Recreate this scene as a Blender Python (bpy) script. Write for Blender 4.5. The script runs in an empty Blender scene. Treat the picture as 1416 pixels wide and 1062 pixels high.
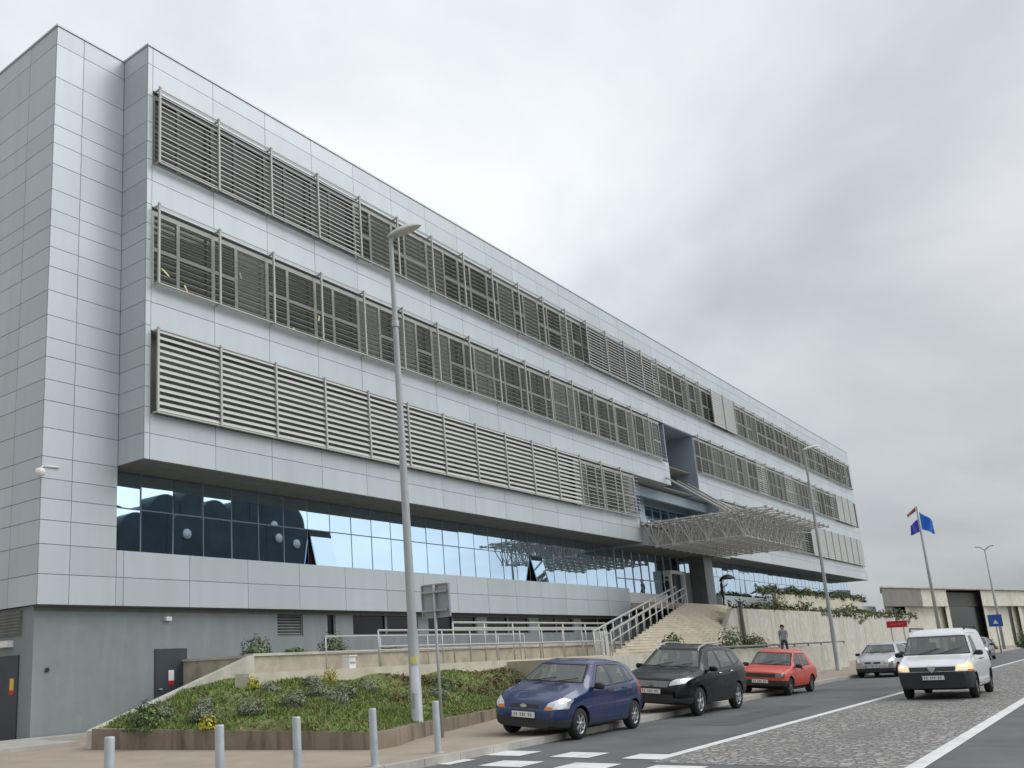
import bpy, bmesh, math, random
from math import sin, cos, pi, radians, sqrt
from mathutils import Vector, Matrix
R = random.Random(7)
scene = bpy.context.scene
COL = scene.collection

# ------------------------------------------------------------ camera, sky, sun, exposure
EYE = Vector((0, 0, 1.6))
def cam_axes(yaw, pitch, roll):
    f = Vector((sin(yaw)*cos(pitch), cos(yaw)*cos(pitch), sin(pitch)))
    r = Vector((cos(yaw), -sin(yaw), 0)); u = r.cross(f)
    return cos(roll)*r + sin(roll)*u, -sin(roll)*r + cos(roll)*u, f
cr, cu, cf = cam_axes(0.8914, 0.2279, -0.0499)
cd = bpy.data.cameras.new('camera'); cam = bpy.data.objects.new('camera', cd); COL.objects.link(cam)
cam.matrix_world = Matrix(((cr.x, cu.x, -cf.x, EYE.x), (cr.y, cu.y, -cf.y, EYE.y), (cr.z, cu.z, -cf.z, EYE.z), (0, 0, 0, 1)))
cd.sensor_width = 36; cd.lens = 1258.99/1416*36
cd.shift_x = (708-525.11)/1416; cd.shift_y = (627.03-531)/1416
cd.clip_end = 3000; cd.clip_start = 0.1
scene.camera = cam

SUN_EL, SUN_AZ = radians(46), radians(138)          # azimuth clockwise from +Y (north): the sun is behind the camera
wd = bpy.data.worlds.new('World'); scene.world = wd; wd.use_nodes = True
def build_sky():
    nt = wd.node_tree; N = nt.nodes; L = nt.links; N.clear()
    def n(t, **k):
        o = N.new(t)
        for a, v in k.items(): setattr(o, a, v)
        return o
    def m(op, a, b=None, c=None):
        o = n('ShaderNodeMath', operation=op)
        for i, v in enumerate((a, b, c)):
            if v is None: continue
            if isinstance(v, (int, float)): o.inputs[i].default_value = v
            else: L.new(v, o.inputs[i])
        return o.outputs[0]
    out = n('ShaderNodeOutputWorld'); mix = n('ShaderNodeMixShader'); mix.inputs[0].default_value = 0.94
    b1 = n('ShaderNodeBackground'); b1.inputs[1].default_value = 0.08
    sk = n('ShaderNodeTexSky', sky_type='NISHITA', sun_disc=False)
    sk.sun_elevation = SUN_EL; sk.sun_rotation = SUN_AZ
    L.new(sk.outputs[0], b1.inputs[0])
    tc = n('ShaderNodeTexCoord'); sp = n('ShaderNodeSeparateXYZ'); L.new(tc.outputs['Generated'], sp.inputs[0])
    x, y, z = sp.outputs
    zz = m('ADD', m('MAXIMUM', z, 0.0), 0.42)
    cb = n('ShaderNodeCombineXYZ'); L.new(m('DIVIDE', x, zz), cb.inputs[0]); L.new(m('DIVIDE', y, zz), cb.inputs[1]); cb.inputs[2].default_value = 3.7
    n1 = n('ShaderNodeTexNoise'); n1.inputs['Scale'].default_value = 1.9; n1.inputs['Detail'].default_value = 6; n1.inputs['Roughness'].default_value = 0.5; n1.inputs['Distortion'].default_value = 0.35
    n2 = n('ShaderNodeTexNoise'); n2.inputs['Scale'].default_value = 0.9; n2.inputs['Detail'].default_value = 3
    L.new(cb.outputs[0], n1.inputs['Vector']); L.new(cb.outputs[0], n2.inputs['Vector'])
    f = m('ADD', m('MULTIPLY', n1.outputs[0], 0.62), m('MULTIPLY', n2.outputs[0], 0.38))
    # overcast sky: brighter overhead and behind the camera, greyer towards the far end of the road
    ramp = n('ShaderNodeValToRGB'); L.new(f, ramp.inputs[0])
    e = ramp.color_ramp.elements
    e[0].position = 0.38; e[0].color = (0.52, 0.56, 0.595, 1)
    e[1].position = 0.62; e[1].color = (0.88, 0.90, 0.92, 1)
    el = ramp.color_ramp.elements.new(0.5); el.color = (0.70, 0.735, 0.765, 1)
    zc = m('MAXIMUM', z, 0.0)
    base = m('ADD', 0.66, m('MULTIPLY', zc, 0.42))                       # elevation
    left = m('MULTIPLY', m('SUBTRACT', 1.0, m('ABSOLUTE', m('SUBTRACT', x, 0.35))), 0.22)  # away from the road's far end
    back = m('MULTIPLY', m('MAXIMUM', m('MULTIPLY', y, -1.0), 0.0), 0.75) # behind the camera
    def lobe(d, k, a):
        v = n('ShaderNodeVectorMath', operation='DOT_PRODUCT'); L.new(tc.outputs['Generated'], v.inputs[0]); v.inputs[1].default_value = Vector(d).normalized()
        return m('MULTIPLY', m('POWER', m('MAXIMUM', v.outputs['Value'], 0.0), k), a)
    # a thick dark bank low over the far end of the road, a thin bright patch above the middle of the roof
    base = m('ADD', base, m('ADD', lobe((0.97, 0.05, 0.27), 26, -0.11), m('ADD', lobe((0.86, 0.36, 0.40), 110, 0.12), lobe((0.72, 0.30, 0.62), 30, 0.08))))
    g = m('ADD', m('ADD', base, left), back)
    b2 = n('ShaderNodeBackground'); L.new(ramp.outputs[0], b2.inputs[0]); L.new(m('MULTIPLY', g, m('SUBTRACT', 1.0, m('MULTIPLY', m('MAXIMUM', m('MULTIPLY', x, -1.0), 0.0), 0.30))), b2.inputs[1])
    L.new(b1.outputs[0], mix.inputs[1]); L.new(b2.outputs[0], mix.inputs[2]); L.new(mix.outputs[0], out.inputs[0])
build_sky()
sd = bpy.data.lights.new('sun', 'SUN'); sd.energy = 1.05; sd.angle = radians(40); sd.color = (1, 0.985, 0.965)
so = bpy.data.objects.new('sun', sd); COL.objects.link(so)
sv = Vector((sin(SUN_AZ)*cos(SUN_EL), cos(SUN_AZ)*cos(SUN_EL), sin(SUN_EL)))
so.rotation_euler = sv.to_track_quat('Z', 'Y').to_euler(); so.location = (0, -30, 60)
scene.view_settings.view_transform = 'Standard'; scene.view_settings.look = 'None'
scene.view_settings.exposure = 0.16; scene.view_settings.gamma = 1; scene.view_settings.use_curve_mapping = False
scene.render.resolution_x = 1024; scene.render.resolution_y = 768
scene.cycles.max_bounces = 7

# ------------------------------------------------------------ materials
def mat(name, col, rough=0.6, metal=0.0, var=0.12, scale=3.0, bump=0.0, bscale=40.0, island=0.0, spec=0.5, stain=0.0, stain_col=(0.1, 0.09, 0.08), coat=0.0, stretch=None):
    M = bpy.data.materials.new(name); M.use_nodes = True
    nt = M.node_tree; N = nt.nodes; L = nt.links
    p = N['Principled BSDF']; p.inputs['Roughness'].default_value = rough; p.inputs['Metallic'].default_value = metal
    p.inputs['Specular IOR Level'].default_value = spec; p.inputs['Coat Weight'].default_value = coat
    if coat: p.inputs['Coat Roughness'].default_value = 0.04
    tc = N.new('ShaderNodeTexCoord'); src = tc.outputs['Object']
    if stretch:
        mp = N.new('ShaderNodeMapping'); mp.inputs['Scale'].default_value = stretch; L.new(src, mp.inputs[0]); src = mp.outputs[0]
    cur = None
    rgb = N.new('ShaderNodeRGB'); rgb.outputs[0].default_value = (*col, 1); cur = rgb.outputs[0]
    if var:
        n = N.new('ShaderNodeTexNoise'); n.inputs['Scale'].default_value = scale; n.inputs['Detail'].default_value = 6; L.new(src, n.inputs['Vector'])
        mr = N.new('ShaderNodeMapRange'); mr.inputs[1].default_value = 0.3; mr.inputs[2].default_value = 0.7
        mr.inputs[3].default_value = 1-var; mr.inputs[4].default_value = 1+var; L.new(n.outputs[0], mr.inputs[0])
        hv = N.new('ShaderNodeHueSaturation'); L.new(mr.outputs[0], hv.inputs['Value']); L.new(cur, hv.inputs['Color']); cur = hv.outputs[0]
    if island:
        g = N.new('ShaderNodeNewGeometry'); mr = N.new('ShaderNodeMapRange'); mr.inputs[3].default_value = 1-island; mr.inputs[4].default_value = 1+island
        L.new(g.outputs['Random Per Island'], mr.inputs[0])
        hv = N.new('ShaderNodeHueSaturation'); L.new(mr.outputs[0], hv.inputs['Value']); L.new(cur, hv.inputs['Color']); cur = hv.outputs[0]
    if stain:
        n = N.new('ShaderNodeTexNoise'); n.inputs['Scale'].default_value = scale*0.45; n.inputs['Detail'].default_value = 8; n.inputs['Roughness'].default_value = 0.65; L.new(src, n.inputs['Vector'])
        cr_ = N.new('ShaderNodeMapRange'); cr_.inputs[1].default_value = 0.5; cr_.inputs[2].default_value = 0.72; cr_.inputs[3].default_value = 0; cr_.inputs[4].default_value = stain; L.new(n.outputs[0], cr_.inputs[0])
        mx = N.new('ShaderNodeMix'); mx.data_type = 'RGBA'; L.new(cr_.outputs[0], mx.inputs[0]); L.new(cur, mx.inputs[6]); mx.inputs[7].default_value = (*stain_col, 1); cur = mx.outputs[2]
    L.new(cur, p.inputs['Base Color'])
    if bump:
        n = N.new('ShaderNodeTexNoise'); n.inputs['Scale'].default_value = bscale; n.inputs['Detail'].default_value = 4; L.new(src, n.inputs['Vector'])
        b = N.new('ShaderNodeBump'); b.inputs['Strength'].default_value = bump; b.inputs['Distance'].default_value = 0.02; L.new(n.outputs[0], b.inputs['Height']); L.new(b.outputs[0], p.inputs['Normal'])
    return M
def emis(name, col, s):
    M = mat(name, col, var=0); p = M.node_tree.nodes['Principled BSDF']
    p.inputs['Emission Color'].default_value = (*col, 1); p.inputs['Emission Strength'].default_value = s
    return M
def cobble_mat():
    M = mat('cobbles', (0.30, 0.29, 0.275), rough=0.75, var=0.15, scale=0.6)
    nt = M.node_tree; N = nt.nodes; L = nt.links; p = N['Principled BSDF']
    tc = N.new('ShaderNodeTexCoord')
    v = N.new('ShaderNodeTexVoronoi'); v.inputs['Scale'].default_value = 7.5; v.inputs['Randomness'].default_value = 0.75; L.new(tc.outputs['Object'], v.inputs['Vector'])
    ve = N.new('ShaderNodeTexVoronoi'); ve.feature = 'DISTANCE_TO_EDGE'; ve.inputs['Scale'].default_value = 7.5; ve.inputs['Randomness'].default_value = 0.75; L.new(tc.outputs['Object'], ve.inputs['Vector'])
    mr = N.new('ShaderNodeMapRange'); mr.inputs[1].default_value = 0.02; mr.inputs[2].default_value = 0.16; L.new(ve.outputs[0], mr.inputs[0])
    sep = N.new('ShaderNodeSeparateColor'); L.new(v.outputs['Color'], sep.inputs[0])
    mv = N.new('ShaderNodeMapRange'); mv.inputs[3].default_value = 0.72; mv.inputs[4].default_value = 1.35; L.new(sep.outputs[0], mv.inputs[0])
    old = p.inputs['Base Color'].links[0].from_socket
    hv = N.new('ShaderNodeHueSaturation'); L.new(mv.outputs[0], hv.inputs['Value']); L.new(old, hv.inputs['Color'])
    mx = N.new('ShaderNodeMix'); mx.data_type = 'RGBA'; L.new(mr.outputs[0], mx.inputs[0]); mx.inputs[6].default_value = (0.15, 0.145, 0.135, 1); L.new(hv.outputs[0], mx.inputs[7])
    L.new(mx.outputs[2], p.inputs['Base Color'])
    b = N.new('ShaderNodeBump'); b.inputs['Strength'].default_value = 0.8; b.inputs['Distance'].default_value = 0.03; L.new(mr.outputs[0], b.inputs['Height']); L.new(b.outputs[0], p.inputs['Normal'])
    return M
def streak_mat(name, col, dark, rough=0.85, sx=1.6, amount=0.6, var=0.14):
    # concrete with vertical rain streaks and blotches
    M = mat(name, col, rough=rough, var=var, scale=2.2, bump=0.25, bscale=25)
    nt = M.node_tree; N = nt.nodes; L = nt.links; p = N['Principled BSDF']
    tc = N.new('ShaderNodeTexCoord'); mp = N.new('ShaderNodeMapping'); mp.inputs['Scale'].default_value = (sx, sx, sx*0.12); L.new(tc.outputs['Object'], mp.inputs[0])
    n = N.new('ShaderNodeTexNoise'); n.inputs['Scale'].default_value = 1.5; n.inputs['Detail'].default_value = 7; n.inputs['Roughness'].default_value = 0.6; L.new(mp.outputs[0], n.inputs['Vector'])
    mr = N.new('ShaderNodeMapRange'); mr.inputs[1].default_value = 0.48; mr.inputs[2].default_value = 0.72; mr.inputs[4].default_value = amount; L.new(n.outputs[0], mr.inputs[0])
    old = p.inputs['Base Color'].links[0].from_socket
    mx = N.new('ShaderNodeMix'); mx.data_type = 'RGBA'; L.new(mr.outputs[0], mx.inputs[0]); L.new(old, mx.inputs[6]); mx.inputs[7].default_value = (*dark, 1)
    L.new(mx.outputs[2], p.inputs['Base Color'])
    return M
def pane_mat(name, tint, dens):
    # window glass: reflects, and lets part of the room behind show through
    M = bpy.data.materials.new(name); M.use_nodes = True; nt = M.node_tree; N = nt.nodes; L = nt.links
    p = N['Principled BSDF']; p.inputs['Base Color'].default_value = (*tint, 1); p.inputs['Roughness'].default_value = 0.03
    t = N.new('ShaderNodeBsdfTransparent'); t.inputs[0].default_value = (0.75, 0.8, 0.78, 1)
    mx = N.new('ShaderNodeMixShader'); mx.inputs[0].default_value = dens
    L.new(t.outputs[0], mx.inputs[1]); L.new(p.outputs[0], mx.inputs[2]); L.new(mx.outputs[0], N['Material Output'].inputs[0])
    return M
m_clad = mat('aluminium cladding', (0.505, 0.552, 0.582), rough=0.42, metal=0.15, var=0.035, scale=1.1, island=0.055, stain=0.14, stain_col=(0.36, 0.37, 0.365), stretch=(1.6, 1.6, 0.16))
m_seam = mat('panel joint', (0.345, 0.36, 0.375), var=0)
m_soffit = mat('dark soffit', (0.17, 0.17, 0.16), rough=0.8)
m_louv = mat('louver metal', (0.49, 0.495, 0.475), rough=0.5, metal=0.1, var=0.05, scale=0.7)
m_louv2 = mat('weathered louver metal', (0.45, 0.455, 0.435), rough=0.55, metal=0.1, var=0.06, scale=0.7)
m_frame = mat('window frame', (0.50, 0.50, 0.47), rough=0.5, var=0.05)
m_pane = pane_mat('window glass', (0.115, 0.125, 0.10), 0.66)
m_pane2 = pane_mat('window glass with blind', (0.20, 0.21, 0.18), 0.85)
m_dglass = mat('dark basement glass', (0.010, 0.012, 0.012), rough=0.2, var=0, spec=0.25)
m_mirror = mat('mirrored ribbon glass', (0.55, 0.715, 0.87), rough=0.015, metal=1.0, var=0.0)
m_mull = mat('ribbon mullion', (0.20, 0.24, 0.28), rough=0.5, var=0)
m_room = mat('room interior', (0.34, 0.33, 0.29), rough=0.9)
m_base = streak_mat('blue grey painted concrete', (0.235, 0.265, 0.275), (0.30, 0.325, 0.332), rough=0.8, sx=1.7, amount=0.6, var=0.05)
m_recess = mat('blue grey recess wall', (0.27, 0.33, 0.39), rough=0.6, var=0.06, scale=0.5)
m_door = mat('dark steel door', (0.045, 0.055, 0.065), rough=0.5, var=0.06)
m_white = mat('white paint', (0.78, 0.78, 0.77), rough=0.5, var=0.04)
m_red = mat('red paint', (0.55, 0.015, 0.03), rough=0.4, var=0.05)
m_yel = mat('yellow paint', (0.75, 0.5, 0.05), rough=0.5, var=0.05)
m_blue = mat('blue sign paint', (0.03, 0.10, 0.42), rough=0.4, var=0.04)
m_bollard = mat('bollard steel', (0.47, 0.51, 0.525), rough=0.5, metal=0.2, var=0.1, scale=4, stain=0.3, stain_col=(0.3, 0.31, 0.3))
m_steel = mat('galvanised steel', (0.385, 0.41, 0.41), rough=0.5, metal=0.2, var=0.08, scale=3)
m_rail = mat('stainless rail', (0.50, 0.50, 0.48), rough=0.4, metal=0.4, var=0.05)
m_black = mat('black plastic', (0.02, 0.02, 0.022), rough=0.5, var=0.05)
m_asph = mat('asphalt', (0.128, 0.13, 0.13), rough=0.85, var=0.16, scale=0.9, bump=0.5, bscale=70, stain=0.6, stain_col=(0.075, 0.077, 0.08))
m_cob = cobble_mat()
m_paint = mat('road paint', (0.72, 0.72, 0.70), rough=0.7, var=0.08, scale=4, stain=0.45, stain_col=(0.3, 0.3, 0.3))
m_pave = mat('brown paving', (0.36, 0.30, 0.235), rough=0.9, var=0.09, scale=1.2, bump=0.2, bscale=60, stain=0.3, stain_col=(0.24, 0.20, 0.16))
m_kerb = mat('kerb concrete', (0.42, 0.40, 0.36), rough=0.85, var=0.12, scale=3)
m_ground = mat('bare ground', (0.22, 0.20, 0.15), rough=0.95, var=0.15, scale=0.2)
m_plant = streak_mat('stained concrete', (0.25, 0.205, 0.155), (0.075, 0.062, 0.048), sx=3.0, amount=0.9)
m_conc = streak_mat('pale concrete', (0.54, 0.52, 0.455), (0.36, 0.33, 0.275), sx=0.9, amount=0.7)
m_stone = mat('beige stone', (0.61, 0.56, 0.45), rough=0.85, var=0.12, scale=2.0, bump=0.2, stain=0.6, stain_col=(0.33, 0.28, 0.20))
m_stone2 = mat('grey beige stone', (0.47, 0.425, 0.335), rough=0.9, var=0.16, scale=2.5, bump=0.3, stain=0.75, stain_col=(0.21, 0.18, 0.135))
m_soil = mat('planter soil', (0.16, 0.18, 0.065), rough=1.0, var=0.3, scale=3, bump=0.25, bscale=18, stain=0.5, stain_col=(0.17, 0.11, 0.06))
def leafmat(name, col, isl=0.35):
    M = mat(name, col, rough=0.7, var=0.15, scale=2, island=isl); return M
m_grass = leafmat('grass green', (0.19, 0.29, 0.065))
m_grass2 = leafmat('dry grass', (0.22, 0.19, 0.08))
m_leaf = leafmat('shrub green', (0.055, 0.095, 0.035))
m_lav = leafmat('lavender grey', (0.27, 0.29, 0.20), 0.2)
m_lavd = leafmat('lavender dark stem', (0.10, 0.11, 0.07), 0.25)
m_yfl = leafmat('yellow flowers', (0.52, 0.44, 0.03), 0.25)
m_rust = leafmat('red brown groundcover', (0.16, 0.085, 0.045))
m_frame2 = mat('grey space frame', (0.53, 0.53, 0.51), rough=0.55, metal=0.2, var=0.05)
m_sheet = mat('canopy sheet', (0.34, 0.325, 0.29), rough=0.7, var=0.06)
m_bark = mat('stem', (0.12, 0.09, 0.06), rough=0.9)

# ------------------------------------------------------------ mesh helpers
class MB:
    def __init__(s): s.v = []; s.f = []; s.m = []; s.sm = []
    def add(s, vs, fs, mi=0, sm=False):
        o = len(s.v); s.v += [tuple(v) for v in vs]
        for f in fs: s.f.append([i+o for i in f]); s.m.append(mi); s.sm.append(sm)
    def box(s, x0, x1, y0, y1, z0, z1, mi=0):
        s.add([(x0,y0,z0),(x1,y0,z0),(x1,y1,z0),(x0,y1,z0),(x0,y0,z1),(x1,y0,z1),(x1,y1,z1),(x0,y1,z1)],
              [(0,3,2,1),(4,5,6,7),(0,1,5,4),(1,2,6,5),(2,3,7,6),(3,0,4,7)], mi)
    def obox(s, c, ax, ay, az, mi=0):       # centre and three half-axis vectors
        c = Vector(c); ax = Vector(ax); ay = Vector(ay); az = Vector(az)
        vs = [c+sx*ax+sy*ay+sz*az for sz in (-1,1) for sx, sy in ((-1,-1),(1,-1),(1,1),(-1,1))]
        s.add(vs, [(0,3,2,1),(4,5,6,7),(0,1,5,4),(1,2,6,5),(2,3,7,6),(3,0,4,7)], mi)
    def prism(s, pts, z0, z1, mi=0, mi_top=None):  # polygon in plan, z0/z1 numbers or lists
        n = len(pts); a = z0 if isinstance(z0, (list, tuple)) else [z0]*n; b = z1 if isinstance(z1, (list, tuple)) else [z1]*n
        vs = [(p[0], p[1], a[i]) for i, p in enumerate(pts)] + [(p[0], p[1], b[i]) for i, p in enumerate(pts)]
        s.add(vs, [tuple(range(n-1, -1, -1))], mi); o = len(s.v)-2*n
        s.f.append([o+n+i for i in range(n)]); s.m.append(mi if mi_top is None else mi_top); s.sm.append(False)
        for i in range(n):
            j = (i+1) % n; s.f.append([o+i, o+j, o+n+j, o+n+i]); s.m.append(mi); s.sm.append(False)
    def tube(s, p0, p1, r0, r1=None, n=8, mi=0, cap=True, sm=True):
        r1 = r0 if r1 is None else r1; p0 = Vector(p0); p1 = Vector(p1); d = (p1-p0).normalized()
        a = d.orthogonal().normalized(); b = d.cross(a)
        vs = [p+(a*cos(2*pi*k/n)+b*sin(2*pi*k/n))*r for p, r in ((p0, r0), (p1, r1)) for k in range(n)]
        s.add(vs, [(k, (k+1) % n, n+(k+1) % n, n+k) for k in range(n)], mi, sm)
        if cap:
            o = len(s.v)-2*n; s.f += [[o+k for k in range(n-1, -1, -1)], [o+n+k for k in range(n)]]; s.m += [mi, mi]; s.sm += [False, False]
    def path(s, pts, rad, n=8, mi=0):
        pts = [Vector(p) for p in pts]; rs = rad if isinstance(rad, (list, tuple)) else [rad]*len(pts); rings = []
        up = None
        for i, p in enumerate(pts):
            d = (pts[min(i+1, len(pts)-1)]-pts[max(i-1, 0)]).normalized()
            a = d.orthogonal().normalized() if up is None else (up-d*up.dot(d)).normalized()
            up = a; b = d.cross(a); rings.append([p+(a*cos(2*pi*k/n)+b*sin(2*pi*k/n))*rs[i] for k in range(n)])
        vs = [q for r in rings for q in r]
        fs = [(i*n+k, i*n+(k+1) % n, (i+1)*n+(k+1) % n, (i+1)*n+k) for i in range(len(pts)-1) for k in range(n)]
        s.add(vs, fs, mi, True); s.add(rings[0], [tuple(range(n-1, -1, -1))], mi); s.add(rings[-1], [tuple(range(n))], mi)
    def lathe(s, prof, c=(0,0,0), axis='z', n=20, mi=0):  # prof: (radius, height)
        c = Vector(c); vs = []
        for r, h in prof:
            for k in range(n):
                a = 2*pi*k/n
                vs.append(c+(Vector((r*cos(a), r*sin(a), h)) if axis == 'z' else Vector((r*cos(a), h, r*sin(a)))))
        fs = [(i*n+k, i*n+(k+1) % n, (i+1)*n+(k+1) % n, (i+1)*n+k) for i in range(len(prof)-1) for k in range(n)]
        s.add(vs, fs, mi, True)
    def grid(s, nx, ny, fn, mi=0, sm=True):
        vs = [fn(i/(nx-1), j/(ny-1)) for j in range(ny) for i in range(nx)]
        s.add(vs, [(j*nx+i, j*nx+i+1, (j+1)*nx+i+1, (j+1)*nx+i) for j in range(ny-1) for i in range(nx-1)], mi, sm)
    def build(s, name, mats, parent=None, local=False, fix=True):
        me = bpy.data.meshes.new(name); vs = s.v
        off = Vector((0, 0, 0))
        if parent is not None and not local: off = world_loc(parent)
        me.from_pydata([Vector(v)-off for v in vs], [], s.f)
        if not isinstance(mats, (list, tuple)): mats = [mats]
        for q in mats: me.materials.append(q)
        me.polygons.foreach_set('material_index', s.m); me.polygons.foreach_set('use_smooth', s.sm)
        if fix:
            bm = bmesh.new(); bm.from_mesh(me); bmesh.ops.recalc_face_normals(bm, faces=bm.faces); bm.to_mesh(me); bm.free()
        o = bpy.data.objects.new(name, me); COL.objects.link(o)
        if parent is not None: o.parent = parent
        return o
def world_loc(o):
    v = Vector((0, 0, 0))
    while o is not None: v += o.location; o = o.parent
    return v
def tag(o, label, cat, group=None):
    o['label'] = label; o['category'] = cat
    if group: o['group'] = group
    return o
def thing(name, label, cat, loc=(0,0,0), rotz=0, group=None):
    o = bpy.data.objects.new(name, None); COL.objects.link(o); o.location = loc; o.rotation_euler = (0, 0, rotz); o.empty_display_size = 0.3
    return tag(o, label, cat, group)
def struct(o, kind='structure'): o['kind'] = kind; return o
def kids(o): return [c for c in bpy.data.objects if c.parent == o]
def copy_tree(o, parent=None):
    c = o.copy(); COL.objects.link(c)
    if parent is not None: c.parent = parent
    for k in kids(o): copy_tree(k, c)
    return c
# ------------------------------------------------------------ the setting: ground, road, paving
KERB = [(-60, 9.0), (14, 9.1), (28.7, 9.63), (42, 10.4), (60, 10.4), (220, 10.4)]
def kerb_y(x):
    for (a, b), (c, d) in zip(KERB, KERB[1:]):
        if x <= c: return b+(d-b)*(x-a)/(c-a)
    return KERB[-1][1]
m = MB(); m.grid(2, 2, lambda u, v: (-900+2100*u, -900+2000*v, -0.03)); struct(m.build('ground', m_ground))
m = MB(); vs = [(x, y) for x, y in KERB]
m.add([(220, -9, 0), (-60, -9, 0)]+[(x, y, 0) for x, y in vs], [tuple(range(len(vs)+2))]); struct(m.build('road', m_asph))
m = MB(); m.add([(13.4, 2.62, 0.004), (150, 2.62, 0.004), (150, 6.0, 0.004), (13.4, 6.0, 0.004)], [(0,1,2,3)]); struct(m.build('cobbled_median', m_cob))
m = MB()
def stripe(x0, x1, y0, y1): m.add([(x0, y0, 0.008), (x1, y0, 0.008), (x1, y1, 0.008), (x0, y1, 0.008)], [(0,1,2,3)])
stripe(14.46, 150, 5.95, 6.13); stripe(11.5, 150, 2.45, 2.66)
stripe(13.75, 14.45, 5.95, 6.6)
for k in range(3): stripe(13.72, 14.48, 7.17+k*1.27-0.02, 7.9+k*1.27-0.05)
for k in range(4): stripe(12.35, 13.1, 5.0+k*1.29, 5.75+k*1.29)
struct(m.build('road_marking', m_paint))
m = MB()
poly = KERB+[(220, 60), (-60, 60)]
poly2 = [(x, y+0.16) if i < len(KERB) else (x, y) for i, (x, y) in enumerate(poly)]
m.add([(x, y, 0.12) for x, y in poly2], [tuple(range(len(poly2)))]); struct(m.build('pavement', m_pave))
m = MB()
for (a, b), (c, d) in zip(KERB, KERB[1:]):
    L_ = c-a; n_ = max(1, int(round(L_/1.0)))
    for i in range(n_):
        if c > 120 and a+i > 120: break
        x0, x1 = a+L_*i/n_+0.006, a+L_*(i+1)/n_-0.006; y0, y1 = kerb_y(x0), kerb_y(x1)
        m.prism([(x0, y0), (x1, y1), (x1, y1+0.155), (x0, y0+0.155)], -0.02, 0.125)
struct(m.build('kerb', m_kerb))
m = MB(); m.prism([(-20, 19.6), (12.6, 19.6), (12.6, 21.9), (17.9, 21.9), (17.9, 22.55), (-20, 22.55)], 0.05, 0.21)
struct(m.build('path', m_kerb))

# ------------------------------------------------------------ the office building
BW = 2.393; XB = 15.6; YL = 20.72; YF = 21.0; YT = 22.25; XE = 104.9; XT = 12.94; XF = 15.35
ROWS = [17.0, 13.0, 9.0]; RH = 2.55; ZTOP = 21.08; ZSOF = 7.63
ob = thing('office_building', 'long pale grey office building with three rows of sun louvers above a mirrored ribbon window', 'building', (XT, YT, 0))
GX = [XF, XB]+[XB+BW*(i+1) for i in range(37)]+[XE]
TS = [3.58, 4.39, 5.19, 5.84, 6.43, 6.98, 7.59, 8.40, 9.18, 9.79, 10.45, 11.02, 11.69, 12.44, 13.17, 13.78, 14.43, 14.96, 15.61, 16.43, 17.12, 17.72, 18.40, 19.33, 20.45, ZTOP]
g = 0.009
def panels_front(m, xs, zs, y, skip=None):
    for x0, x1 in zip(xs, xs[1:]):
        for z0, z1 in zip(zs, zs[1:]):
            if skip and skip((x0+x1)/2, (z0+z1)/2): continue
            dy = R.uniform(-0.002, 0.002)
            m.box(x0+g, x1-g, y+dy, y+0.03, z0+g, z1-g)
def panels_side(m, ys, zs, x, sgn=1):
    for y0, y1 in zip(ys, ys[1:]):
        for z0, z1 in zip(zs, zs[1:]): m.box(x, x+0.03*sgn, y0+g, y1-g, z0+g, z1-g)
NX0, NX1 = 54.6, 59.4            # slot in the second row
EX0, EX1 = 49.2, 62.9            # entrance opening
m = MB()
panels_front(m, [XT, 13.87, XF], TS, YT)                                  # tower front
panels_side(m, [YT+0.03, 23.75]+[23.75+2.393*i for i in range(1, 15)], TS, XT)   # tower flank
LX = [XF]+[x for x in GX[1:] if x < 49]+[49.6]
panels_front(m, LX, [3.58, 4.39, 5.17], YT)                               # ledge under the ribbon
panels_front(m, [64.6]+[x for x in GX if x > 65.6]+[107.4, 109.8, 112.5], [3.58, 4.39, 5.17], YT)
panels_side(m, [YF+0.03, YT], [ZSOF]+TS[7:], XF)                          # flank of the projecting volume
panels_front(m, [XF, XB-0.06], [ZSOF]+TS[7:], YF)                         # narrow edge strip
def sk1(x, z): return EX0 < x < EX1
panels_front(m, [XB-0.06]+[x for x in GX[2:] if x < EX0]+[EX0], [ZSOF, 8.40, 9.0], YF)
panels_front(m, [EX1]+[x for x in GX if x > EX1+0.8], [ZSOF, 8.40, 9.0], YF)
b2 = [x for x in GX[2:] if x < NX0-0.5]+[NX0]; b3 = [NX1]+[x for x in GX if x > NX1+0.5]
panels_front(m, [XB-0.06]+b2, [9.0+RH, 12.44, 13.0], YF); panels_front(m, b3, [9.0+RH, 12.44, 13.0], YF)
panels_front(m, [XB-0.06]+GX[2:], [13.0+RH, 16.43, 17.0], YF)
panels_front(m, [XB-0.06]+GX[2:], [17.0+RH, 20.45, ZTOP], YF)
m.build('cladding', m_clad, ob)
# carcass: floors bands, roof, room backs
m = MB()
m.box(XT+0.034, XF-0.004, YT+0.034, 58, 3.6, 21.0)
def band(x0, x1, z0, z1, y0=YF+0.032, y1=25): m.box(x0, x1, y0, y1, z0, z1)
band(XF+0.034, EX0, ZSOF+0.012, 8.99); band(EX1, XE, ZSOF+0.012, 8.99)
band(XF+0.034, NX0, 9.0+RH+0.01, 12.99); band(NX1, XE, 9.0+RH+0.01, 12.99)
band(XF+0.034, XE, 13.0+RH+0.01, 16.99); band(XF+0.034, XE, 17.0+RH+0.01, 21.0)
m.box(XF, EX0, YT+0.034, 25, 3.6, 5.16); m.box(EX1+1.7, 112.5, YT+0.034, 25, 3.6, 5.16)
m.box(EX0, EX1, 20.76, 25, 7.45, 8.5)
m.box(XF, XE, 25, 58, 3.6, 21.0)
m.box(XF+0.034, XB-0.02, YF+0.034, 25, 8.99, 20.9); m.box(XE-0.2, XE-0.02, YF+0.04, 25, 8.99, 20.9)
m.build('wall', m_seam, ob)
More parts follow.
